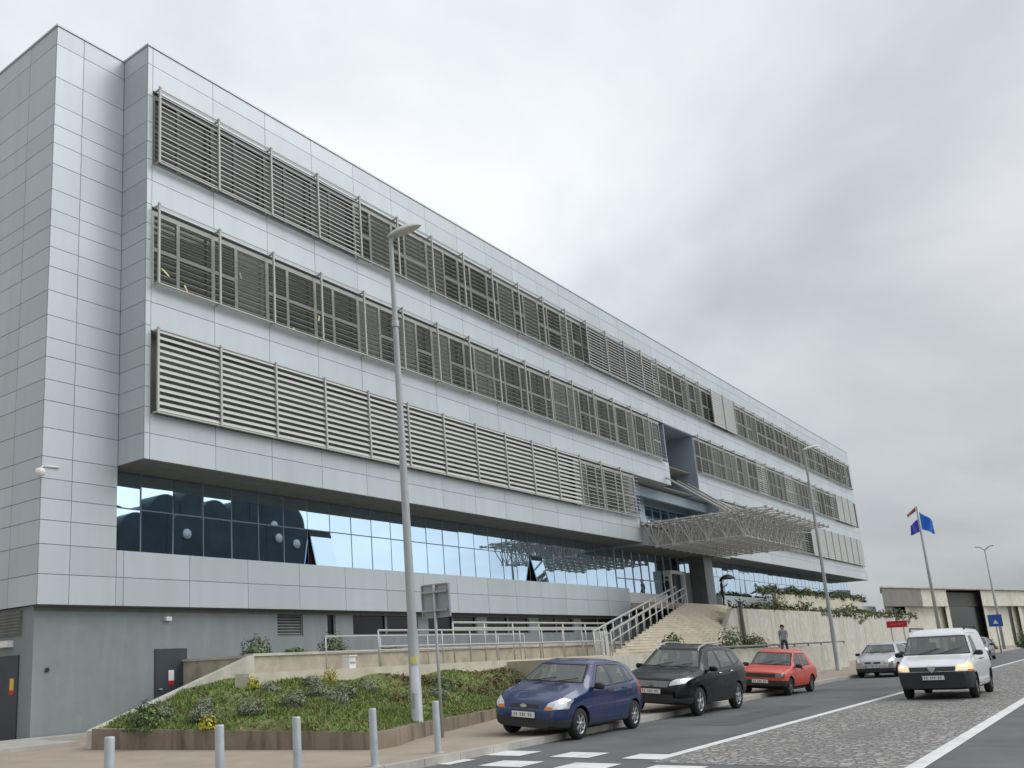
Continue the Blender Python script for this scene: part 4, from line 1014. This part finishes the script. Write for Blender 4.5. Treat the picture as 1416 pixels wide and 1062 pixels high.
    # headliner inside the shell, dashboard, seats, steering wheel
    nb = [v.normal.copy() for v in body.data.vertices]; lm_ = bpy.data.meshes.new('lining')
    keep = [p.vertices[:] for p in body.data.polygons if p.center.z > S.get('sill_z', 0.27)+0.2 and body.data.materials[p.material_index] is mpaint]
    idx = {}; lv = []
    for f in keep:
        for v in f:
            if v not in idx: idx[v] = len(lv); lv.append(body.data.vertices[v].co-nb[v]*0.012)
    lm_.from_pydata(lv, [], [[idx[v] for v in f] for f in keep]); lm_.materials.append(m_liner); lo = bpy.data.objects.new('lining', lm_); COL.objects.link(lo); lo.parent = root
    zc = belt(S['ws_x'][1])-0.42
    q = MB(); xd = S['ws_x'][0]+0.12; q.obox((mid-xd-0.22, 0, belt(xd)-0.10), (0.28, 0, 0), (0, W*0.40, 0), (0.02, 0, 0.10)); q.obox((mid-2.0, 0, zc-0.22), (1.2, 0, 0), (0, W*0.42, 0), (0, 0, 0.03)); q.build('dashboard', m_trim, root, local=True)
    for row, xs_ in enumerate((S['ws_x'][1]+0.22, S['ws_x'][1]+1.05)):
        for s in (1, -1):
            q = MB(); yy = s*W*0.215
            q.obox((mid-xs_+0.18, yy, zc), (0.25, 0, 0.03), (0, 0.23, 0), (0, 0, 0.07)); q.obox((mid-xs_-0.14, yy, zc+0.33), (0.10, 0, -0.32), (0, 0.22, 0), (0.06, 0, 0.018))
            q.obox((mid-xs_-0.27, yy, zc+0.73), (0.02, 0, -0.09), (0, 0.12, 0), (0.045, 0, 0.01)); q.build('seat', m_seat, root, local=True)
    q = MB(); c0 = Vector((mid-S['ws_x'][1]+0.28, W*0.215, zc+0.36))
    q.path([c0+Vector((0.05*sin(2*pi*k/16), 0.17*cos(2*pi*k/16), 0.16*sin(2*pi*k/16))) for k in range(17)], 0.016, n=6); q.build('steering_wheel', m_trim, root, local=True)
    # wheels
    for xw in (xf, xr):
        for s in (1, -1):
            y0 = s*(W/2-0.02); q = MB(); wd_ = 0.19
            prof = [(wr*0.66, 0), (wr*0.93, 0.008), (wr*0.985, 0.03), (wr, 0.06), (wr, wd_-0.06), (wr*0.985, wd_-0.03), (wr*0.93, wd_-0.008), (wr*0.66, wd_)]
            q.lathe([(a, -s*b) for a, b in prof], (mid-xw, y0, wr), axis='y', n=32); wo = q.build('wheel', m_tyre, root, local=True)
            q = MB(); c = (mid-xw, y0-s*0.022, wr)
            q.lathe([(wr*0.68, 0.0*s), (wr*0.62, -0.015*s), (wr*0.60, -0.05*s), (wr*0.58, -0.12*s), (0, -0.12*s)], c, axis='y', n=32, mi=1)
            q.lathe([(wr*0.685, 0.004*s), (wr*0.60, 0.004*s), (wr*0.60, -0.02*s)], c, axis='y', n=32)
            ns = S.get('spokes', 5)
            for k in range(ns):
                a = 2*pi*k/ns+0.3; u = Vector((cos(a), 0, sin(a))); v = Vector((-sin(a), 0, cos(a)))
                q.obox(Vector(c)+u*wr*0.34+Vector((0, -0.006*s, 0)), u*wr*0.29, v*wr*(0.42/ns if ns > 5 else 0.085), Vector((0, 0.012, 0)))
            q.lathe([(0, 0.012*s), (wr*0.13, 0.01*s), (wr*0.17, -0.02*s)], c, axis='y', n=16)
            q.build('rim', [S.get('rim', m_rim), m_rimd if S.get('rim', m_rim) is not m_rimd else m_seal], wo, local=True)
    # mirrors, handles, plate, wipers
    mx, mz = S['mirror']; mw = interp(S['plan'], mx)*W/2*0.95
    for s in (1, -1):
        q = MB()
        def fn(a, b, s=s):
            th, ph = 2*pi*a, pi*b; e = lambda v: (abs(v)**0.6)*(1 if v >= 0 else -1)
            return (mid-mx+0.07*e(cos(th)*sin(ph))-0.01, s*(mw+0.12)+0.10*e(sin(th)*sin(ph)), mz+0.068*e(cos(ph)))
        q.grid(17, 11, fn); q.tube((mid-mx+0.02, s*(mw-0.03), mz-0.05), (mid-mx, s*(mw+0.08), mz-0.02), 0.02, n=6); q.build('wing_mirror', S.get('mirror_mat', mpaint), root, local=True)
    for (o, r_), (hx, hz) in zip(doors, [h for h in S.get('handles', []) for _ in (0, 1)]):
        s = 1 if o.data.vertices[0].co.y > 0 else -1
        q = MB(); w_ = interp(S['plan'], hx)*W/2*0.985
        q.path([(mid-hx+0.09, s*w_, hz), (mid-hx+0.07, s*(w_+0.03), hz), (mid-hx-0.07, s*(w_+0.03), hz), (mid-hx-0.09, s*w_, hz)], 0.014, n=6); q.build('handle', S.get('handle_mat', mpaint), o, local=True)
    pz, px = S['plate']
    q = MB(); q.box(mid-px, mid-px+0.02, -0.26, 0.26, pz-0.055, pz+0.055)
    q.box(mid-px+0.0, mid-px+0.018, -0.275, 0.275, pz-0.068, pz-0.0555, 1); q.box(mid-px, mid-px+0.018, -0.275, 0.275, pz+0.0555, pz+0.068, 1)
    for k, (a, w_) in enumerate(((-.20, .03), (-.15, .03), (-.06, .024), (-.015, .028), (.03, .026), (.12, .03), (.17, .028))): q.box(mid-px+0.02, mid-px+0.0215, a, a+w_, pz-0.032, pz+0.032, 2)
    q.box(mid-px+0.02, mid-px+0.0215, -0.26, -0.235, pz-0.05, pz+0.05, 3); q.build('number_plate', [m_plate, m_trim, m_smudge, m_blue], root, local=True)
    if 'emblem' in S:
        ez, ex, kind = S['emblem']; q = MB()
        if kind == 'oval': q.add([(mid-ex+0.02, 0.075*cos(2*pi*k/16), ez+0.034*sin(2*pi*k/16)) for k in range(16)], [tuple(range(16))]); q.add([(mid-ex-0.03, 0.08*cos(2*pi*k/16), ez+0.038*sin(2*pi*k/16)) for k in range(16)], [tuple(range(16))])
        elif kind == 'shield':
            pts = [(-.09, .07), (.09, .07), (.08, -.01), (0, -.1), (-.08, -.01)]; q.add([(mid-ex+0.02, a, ez+b) for a, b in pts]+[(mid-ex-.03, a, ez+b) for a, b in pts], [(0,1,2,3,4)]+[(i, (i+1) % 5, 5+(i+1) % 5, 5+i) for i in range(5)])
        else: q.obox((mid-ex, 0, ez), (0.02, 0, 0), (0, 0.055, 0), (0, 0, 0.035))
        q.build('emblem', m_chrome, root, local=True)
    wx = S['ws_x'][0]; wz = top(wx+0.03)
    q = MB()
    for s in (0.12, -0.35):
        q.tube((mid-wx+0.02, W/2*s/0.8+0.0, wz+0.02), (mid-wx-0.16, W/2*s/0.8+0.45, top(wx+0.18)+0.022), 0.009, n=5)
    q.build('wiper', m_black, root, local=True)
    for nm, fnn in S.get('extra', []): fnn(nm, root, mid, top)
    return root

# --- blue hatchback
S_hatch = dict(L=3.92, W=1.69, xf=0.80, xr=3.285, r=0.295, spokes=7,
    top=[(0, .50), (.02, .58), (.10, .72), (.45, .87), (.95, .985), (1.04, 1.01), (1.78, 1.425), (2.1, 1.463), (2.7, 1.455), (3.3, 1.385), (3.47, 1.33), (3.80, .98), (3.86, .78), (3.92, .55)],
    belt=[(0, .62), (.4, .76), (.95, .86), (1.4, .90), (2.6, .945), (3.4, .985), (3.92, .97)],
    bot=[(0, .24), (.25, .20), (.9, .19), (3.0, .19), (3.6, .23), (3.92, .33)],
    plan=[(0, .66), (.06, .78), (.16, .86), (.35, .94), (.7, .985), (1.2, 1), (3.1, 1), (3.55, .96), (3.8, .90), (3.92, .84)],
    side_windows=[[(1.42, .93), (2.22, .955), (2.22, 1.375), (1.95, 1.365)], [(2.30, .96), (2.98, .985), (2.90, 1.355), (2.30, 1.378)], [(3.06, .99), (3.36, 1.02), (3.16, 1.30), (3.0, 1.34)]],
    doors=[[(1.22, .34), (2.26, .32), (2.26, 1.405), (1.93, 1.405), (1.30, .93)], [(2.26, .32), (2.88, .34), (3.06, .62), (3.03, 1.0), (2.95, 1.395), (2.26, 1.405)]],
    windscreen=[(.70, 1.035), (.535, 1.385)], ws_x=(1.04, 1.80), rear_window=[(.58, 1.03), (.50, 1.33)],
    grille=[(.34, .585), (.30, .67)], lower_grille=[(.46, .30), (.42, .40)], headlight=[(.44, .585), (.79, .60), (.80, .76), (.70, .80), (.50, .70)], blinker=[(.44, .575), (.60, .575), (.60, .63), (.46, .64)], hl_x=.62,
    tail=[(.60, .70), (.84, .70), (.78, 1.2), (.70, 1.2)], bumper_z=(.40, .75), sill_z=.27, mirror=(1.42, .985), mirror_mat=m_trim, handles=[(2.08, .86), (2.80, .885)], handle_mat=m_trim, plate=(.475, -.012), emblem=(.635, .03, 'oval'))
# --- black sport utility
def roof_rails(nm, root, mid, top):
    for s in (1, -1):
        q = MB(); pts = [(mid-x, s*.545, top(x)+(.045 if 0 < i < 5 else 0.0)) for i, x in enumerate((1.75, 1.85, 2.3, 2.8, 3.3, 3.45))]; q.path(pts, 0.02, n=6); q.build('roof_rail', m_steel, root, local=True)
m_grl = mat('dull chrome grille', (0.20, 0.20, 0.20), rough=0.35, metal=0.7, var=0.3, scale=30)
S_suv = dict(L=4.52, W=1.82, xf=0.93, xr=3.55, r=0.345, spokes=5,
    top=[(0, .62), (.03, .72), (.12, .88), (.5, 1.0), (1.05, 1.09), (1.14, 1.11), (1.86, 1.60), (2.2, 1.665), (3.0, 1.67), (3.7, 1.60), (3.95, 1.53), (4.32, 1.12), (4.44, .85), (4.52, .6)],
    belt=[(0, .74), (.4, .90), (1.0, .985), (1.5, 1.02), (2.8, 1.06), (3.7, 1.14), (4.52, 1.12)],
    bot=[(0, .34), (.3, .27), (.9, .24), (3.3, .24), (4.0, .30), (4.52, .42)],
    plan=[(0, .68), (.07, .80), (.2, .88), (.4, .95), (.8, .99), (1.3, 1), (3.6, 1), (4.1, .97), (4.4, .91), (4.52, .85)],
    side_windows=[[(1.55, 1.06), (2.42, 1.08), (2.42, 1.555), (2.10, 1.545)], [(2.50, 1.085), (3.28, 1.12), (3.22, 1.54), (2.50, 1.56)], [(3.36, 1.13), (3.86, 1.24), (3.62, 1.49), (3.32, 1.53)]],
    doors=[[(1.36, .44), (2.46, .42), (2.46, 1.59), (2.06, 1.59), (1.44, 1.05)], [(2.46, .42), (3.08, .44), (3.32, .76), (3.33, 1.12), (3.27, 1.575), (2.46, 1.59)]],
    windscreen=[(.77, 1.135), (.575, 1.565)], ws_x=(1.14, 1.88), rear_window=[(.64, 1.16), (.55, 1.52)],
    grille=[(.42, .70), (.46, .84)], lower_grille=[(.60, .40), (.55, .53)], headlight=[(.46, .73), (.80, .80), (.86, .93), (.60, .90), (.48, .83)], hl_x=.65,
    tail=[(.62, .95), (.90, .95), (.80, 1.4), (.72, 1.4)], bumper_z=(.45, .9), sill_z=.38, mirror=(1.58, 1.11), handles=[(2.28, .985), (3.10, 1.01)], handle_mat=m_chrome, plate=(.60, -.012), emblem=(.775, -.005, 'badge'), grille_mat=m_grl,
    extra=[('roof_rail', roof_rails)])
# --- small old red hatchback
S_old = dict(L=3.49, W=1.55, xf=0.66, xr=2.81, r=0.275, spokes=8, rim=m_rimd, tumble=.25, sm=.02,
    top=[(0, .52), (.02, .62), (.06, .715), (.5, .80), (.93, .875), (1.0, .89), (1.55, 1.335), (1.8, 1.385), (2.6, 1.375), (2.82, 1.33), (3.30, .93), (3.42, .84), (3.49, .60)],
    belt=[(0, .62), (.3, .70), (.95, .80), (2.6, .845), (3.49, .84)],
    bot=[(0, .30), (.2, .25), (.8, .22), (2.7, .22), (3.2, .27), (3.49, .36)],
    plan=[(0, .90), (.05, .95), (.2, .98), (.6, 1), (3.0, 1), (3.3, .98), (3.49, .94)],
    side_windows=[[(1.18, .86), (1.98, .875), (1.98, 1.29), (1.62, 1.285)], [(2.06, .88), (2.72, .90), (2.56, 1.28), (2.06, 1.29)]],
    doors=[[(1.02, .34), (2.02, .34), (2.02, 1.32), (1.56, 1.32), (1.06, .86)]],
    windscreen=[(.66, .91), (.54, 1.305)], ws_x=(1.0, 1.57), rear_window=[(.60, .96), (.5, 1.29)],
    grille=[(.73, .555), (.73, .69)], headlight=[(.48, .565), (.70, .565), (.70, .685), (.48, .685)], hl_x=.25, lens=m_rimd,
    tail=[(.5, .62), (.74, .62), (.72, .82), (.5, .82)], bumper_z=(.47, .45), mirror=(1.22, .90), mirror_mat=m_trim, handles=[(1.85, .80)], handle_mat=m_trim, plate=(.44, -.012))
# --- white small van with lit headlights
def van_bars(nm, root, mid, top):
    for s in (1, -1):
        q = MB(); q.path([(mid-1.85, s*.66, top(1.85)), (mid-1.9, s*.66, 1.865), (mid-3.9, s*.66, 1.86), (mid-3.95, s*.66, top(3.95))], 0.022, n=6); q.build('roof_rail', m_trim, root, local=True)
S_van = dict(L=4.37, W=1.76, xf=0.86, xr=3.67, r=0.315, spokes=6, rim=m_rimd, tumble=.17,
    top=[(0, .66), (.03, .76), (.10, .86), (.45, .99), (.92, 1.09), (1.0, 1.11), (1.58, 1.66), (1.85, 1.785), (2.4, 1.815), (4.0, 1.80), (4.2, 1.74), (4.30, 1.3), (4.35, .8), (4.37, .6)],
    belt=[(0, .80), (.4, .92), (.95, 1.0), (1.5, 1.04), (4.37, 1.06)],
    bot=[(0, .30), (.25, .25), (.8, .22), (3.6, .22), (4.1, .27), (4.37, .36)],
    plan=[(0, .80), (.05, .88), (.15, .93), (.4, .97), (.8, 1), (4.1, 1), (4.3, .97), (4.37, .94)],
    side_windows=[[(1.30, 1.08), (2.22, 1.10), (2.22, 1.60), (1.74, 1.60)]],
    doors=[[(1.18, .36), (2.28, .36), (2.28, 1.68), (1.68, 1.68), (1.22, 1.08)], [(2.32, .40), (3.25, .40), (3.25, 1.68), (2.32, 1.68)]],
    windscreen=[(.80, 1.135), (.69, 1.63)], ws_x=(1.0, 1.72), rear_window=[(.7, 1.15), (.62, 1.6)],
    grille=[(.52, .72), (.54, .84)], lower_grille=[(.60, .36), (.56, .50)], headlight=[(.54, .735), (.86, .76), (.88, .88), (.80, .925), (.56, .86)], hl_x=.6, lens=m_litlens, blinker=[(.80, .70), (.88, .70), (.88, .76), (.80, .755)],
    tail=[(.72, .8), (.88, .8), (.84, 1.5), (.74, 1.5)], bumper_z=(.715, .72), sill_z=.30, mirror=(1.36, 1.15), mirror_mat=m_trim, handles=[(2.10, .98), (2.5, .98)], handle_mat=m_trim, plate=(.565, -.015), emblem=(.785, -.02, 'shield'),
    extra=[('roof_rail', van_bars)])
def park(fn_name, label, cat, S, x_front_axle, y_left, rotz_off, roll, mp, dz=0.0, **k):
    # cars face -X: their left side is the one nearer the road
    mid = (S['xf']+S['xr'])/2; wb = S['xr']-S['xf']
    W = S['W']; c, s = cos(rotz_off), sin(rotz_off)
    x = x_front_axle+wb/2; y = y_left+W/2
    return car(fn_name, label, cat, (x, y, dz), pi+rotz_off, roll, S, mp, **k)
TL = radians(4.3)        # two wheels up on the kerb
park('hatchback', 'dark blue five door hatchback parked with two wheels on the pavement, nearest to the camera', 'car', S_hatch, 16.7, 8.78, 0, -TL, paint('dark blue paint', (0.010, 0.028, 0.105), 0.25, 0.15), dz=0.062)
park('sport_utility_car', 'black sport utility car with roof rails parked behind the blue hatchback', 'car', S_suv, 22.95, 8.72, radians(-1), -TL, paint('black paint', (0.005, 0.0055, 0.007), 0.25, 0.0, 0.15, 0.3), dz=0.062)
park('old_hatchback', 'small faded red boxy hatchback parked behind the black car', 'car', S_old, 31.75, 9.05, radians(-2), -TL, paint('faded red paint', (0.62, 0.062, 0.032), 0.4, 0.0, 0.3), dz=0.062)
m_silver = paint('silver paint', (0.42, 0.43, 0.46), 0.28, 0.5)
park('hatchback', 'silver hatchback standing at the kerb just left of the white van', 'car', S_hatch, 46.0, 8.5, radians(-3), 0, m_silver, dz=0.0)
park('hatchback', 'pale silver car parked behind the other silver one, only its roof showing', 'car', S_hatch, 52.0, 9.0, 0, 0, paint('pale silver paint', (0.55, 0.57, 0.58), 0.3, 0.4))
van = park('van', 'small white van with black bumper and lit headlights driving on the cobbled strip', 'van', S_van, 29.0, 3.62, radians(0), 0, paint('white paint finish', (0.74, 0.76, 0.78), 0.3))
for o in kids(van):
    if o.name.startswith('headlight'):
        me = o.data; s = 1 if sum(v.co.y for v in me.vertices) > 0 else -1
        q = MB(); mid = (S_van['xf']+S_van['xr'])/2
        q.lathe([(0, 0.0), (0.05, 0.01), (0.062, 0.03)], (0, 0, 0), n=14)
        vs = [(mid+0.015-b[2]*0.6-0.12, s*0.70+b[0]*1.2, 0.825+b[1]*0.75) for b in q.v]; q.v = vs
        q.build('bulb', m_lit, o, local=True)
park('dark_car', 'dark blue car far off behind the white van', 'car', S_hatch, 71.0, 7.9, 0, 0, paint('slate blue paint', (0.05, 0.065, 0.11), 0.3))

# ------------------------------------------------------------ people
def person(label, loc, rotz, H, top_c, leg_c, hair_c, pose='stand', extra=None):
    t = thing('person', label, 'person', loc, rotz); k = H/1.75
    J = {'pelvis': (0, 0, .95), 'waist': (0, 0, 1.10), 'chest': (0, .01, 1.30), 'neck0': (0, 0, 1.45), 'neck': (0, .01, 1.52), 'head': (0, .025, 1.62), 'crown': (0, .02, 1.71),
         'shL': (.17, 0, 1.42), 'elL': (.22, -.03, 1.15), 'haL': (.22, .08, .92), 'hdL': (.22, .12, .84), 'shR': (-.17, 0, 1.42), 'elR': (-.22, -.03, 1.15), 'haR': (-.21, .10, .93), 'hdR': (-.2, .14, .85),
         'hipL': (.09, 0, .90), 'knL': (.10, .05, .50), 'anL': (.10, -.04, .09), 'toL': (.11, .12, .04), 'hipR': (-.09, 0, .90), 'knR': (-.10, .02, .50), 'anR': (-.10, .02, .09), 'toR': (-.11, .18, .04)}
    if pose == 'walk':
        J.update(knL=(.10, .20, .52), anL=(.10, .18, .10), toL=(.10, .34, .06), knR=(-.10, -.06, .50), anR=(-.10, -.30, .16), toR=(-.1, -.17, .05), elL=(.22, -.16, 1.18), haL=(.21, -.10, .94), hdL=(.21, -.06, .86), elR=(-.22, .08, 1.16), haR=(-.18, .24, 1.0), hdR=(-.17, .30, .97))
    if pose == 'hold':
        J.update(elR=(-.25, .06, 1.2), haR=(-.16, .26, 1.32), hdR=(-.13, .32, 1.37))
    rad = dict(pelvis=.15, waist=.135, chest=.155, neck0=.075, neck=.055, head=.095, crown=.07, shL=.065, elL=.045, haL=.032, hdL=.03, shR=.065, elR=.045, haR=.032, hdR=.03, hipL=.09, knL=.058, anL=.042, toL=.035, hipR=.09, knR=.058, anR=.042, toR=.035)
    E = [('pelvis', 'waist'), ('waist', 'chest'), ('chest', 'neck0'), ('neck0', 'neck'), ('neck', 'head'), ('head', 'crown'), ('neck0', 'shL'), ('shL', 'elL'), ('elL', 'haL'), ('haL', 'hdL'), ('neck0', 'shR'), ('shR', 'elR'), ('elR', 'haR'), ('haR', 'hdR'), ('pelvis', 'hipL'), ('hipL', 'knL'), ('knL', 'anL'), ('anL', 'toL'), ('pelvis', 'hipR'), ('hipR', 'knR'), ('knR', 'anR'), ('anR', 'toR')]
    names = list(J); V = [Vector(J[n_])*k for n_ in names]; ed = [(names.index(a), names.index(b)) for a, b in E]; rr = [rad[n_]*k for n_ in names]
    for s, hd, el in ((1, 'hdL', 'haL'), (-1, 'hdR', 'haR')):      # four fingers and a thumb
        b = Vector(J[hd]); d = (b-Vector(J[el])).normalized(); sd_ = d.cross(Vector((s, 0, 0))).normalized()
        for f, (o_, l_) in enumerate(((-.024, .075), (-.008, .085), (.008, .08), (.024, .065))):
            p1 = b+sd_*o_+d*.02; p2 = p1+d*l_*.5+Vector((-s*.006, 0, 0)); p3 = p2+d*l_*.5+Vector((-s*.016, 0, 0)); i0 = len(V)
            V += [p1*k, p2*k, p3*k]; rr += [.010*k, .009*k, .008*k]; ed += [(names.index(hd), i0), (i0, i0+1), (i0+1, i0+2)]
        p1 = Vector(J[el]).lerp(b, .6)+sd_*-.03; p2 = p1+d*.035+sd_*-.02; i0 = len(V); V += [p1*k, p2*k]; rr += [.012*k, .009*k]; ed += [(names.index(el), i0), (i0, i0+1)]
    me = bpy.data.meshes.new('tmp'); me.from_pydata(V, ed, []); o = bpy.data.objects.new('tmp', me); COL.objects.link(o)
    md = o.modifiers.new('s', 'SKIN'); sv_ = me.skin_vertices[0].data
    for i, r_ in enumerate(rr): sv_[i].radius = (r_, r_*(.72 if names[i:i+1] and names[i] in ('pelvis', 'waist', 'chest') else 1.0))
    sv_[0].use_root = True
    o.modifiers.new('u', 'SUBSURF').levels = 2; o.modifiers['u'].render_levels = 2
    dg = bpy.context.evaluated_depsgraph_get(); dg.update(); me2 = bpy.data.meshes.new_from_object(o.evaluated_get(dg)); bpy.data.objects.remove(o)
    sk = mat('skin', (0.45, 0.27, 0.19), rough=0.6, var=0.05); tm = mat('top cloth', top_c, rough=0.9, var=0.12, scale=8); lm = mat('trouser cloth', leg_c, rough=0.9, var=0.12, scale=8); sm_ = mat('shoe', (0.03, 0.03, 0.03))
    for q in (sk, tm, lm, sm_): me2.materials.append(q)
    for p in me2.polygons:
        z = p.center.z/k; arm = abs(p.center.x)/k > .165
        p.use_smooth = True
        hand = min((p.center/k-Vector(J[h])).length for h in ('hdL', 'hdR')) < .13 and arm or (pose == 'hold' and (p.center/k-Vector(J['hdR'])).length < .13)
        p.material_index = 0 if z > 1.49 or hand else (3 if z < .11 else (2 if z < .98 and not (arm and z > .8) else 1))
    b = bpy.data.objects.new('body', me2); COL.objects.link(b); b.parent = t
    q = MB()
    def fn(u, v):
        th, ph = 2*pi*u, pi*v*0.62; f_ = 1.0 if cos(th-pi/2) < 0.35 else 0.86
        return (k*.108*sin(ph)*cos(th), k*(.012+.118*sin(ph)*sin(th)*f_), k*(1.635+.118*cos(ph)+(0.045 if sin(th) > 0.3 else -0.01)*v))
    q.grid(18, 9, fn); q.build('hair', mat('hair', hair_c, rough=0.8), t, local=True)
    q = MB(); q.obox((0, .118*k, 1.62*k), (.012*k, 0, 0), (0, .018*k, 0), (0, 0, .022*k)); q.obox((0, .104*k, 1.575*k), (.022*k, 0, 0), (0, .004, 0), (0, 0, .004), 1)
    for s in (1, -1): q.obox((s*.036*k, .108*k, 1.648*k), (.012*k, 0, 0), (0, .006*k, 0), (0, 0, .006*k), 1); q.obox((s*.098*k, .02*k, 1.625*k), (.008*k, 0, 0), (0, .016*k, 0), (0, 0, .028*k))
    q.build('face_features', [sk, mat('dark eye', (.05, .03, .03))], t, local=True)
    if extra: extra(t, J, k)
    return t
def umbrella(t, J, k):
    u = thing('umbrella', 'dark open umbrella held up by the person at the entrance', 'umbrella', world_loc(t)); u.rotation_euler = t.rotation_euler
    h = Vector(J['hdR'])*k
    q = MB(); q.tube(h-Vector((0, 0, .15)), h+Vector((-.1, .12, .75)), .012, n=6); q.build('shaft', m_black, u, local=True)
    q = MB(); c = h+Vector((-.09, .11, .68))
    q.grid(17, 6, lambda a, b: c+Vector((cos(2*pi*a)*.52*b, sin(2*pi*a)*.52*b, -.30*b*b+.02*cos(16*pi*a)*b))); q.build('canopy', mat('dark umbrella cloth', (.03, .035, .045), rough=.8), u, local=True)
person('person in dark clothes standing at the entrance right of the dark column', (61.9, 21.25, 4.3), radians(200), 1.78, (.03, .035, .045), (.025, .025, .03), (.03, .025, .02), 'hold', umbrella)
person('person in a pale grey blue top walking along the wall behind the red car', (48.4, 13.9, .9), radians(95), 1.68, (.30, .33, .38), (.05, .055, .07), (.02, .017, .015), 'walk')
person('person in black beside the entrance doors', (54.6, 22.0, 4.3), radians(180), 1.72, (.02, .02, .025), (.03, .03, .04), (.03, .02, .02), 'stand')
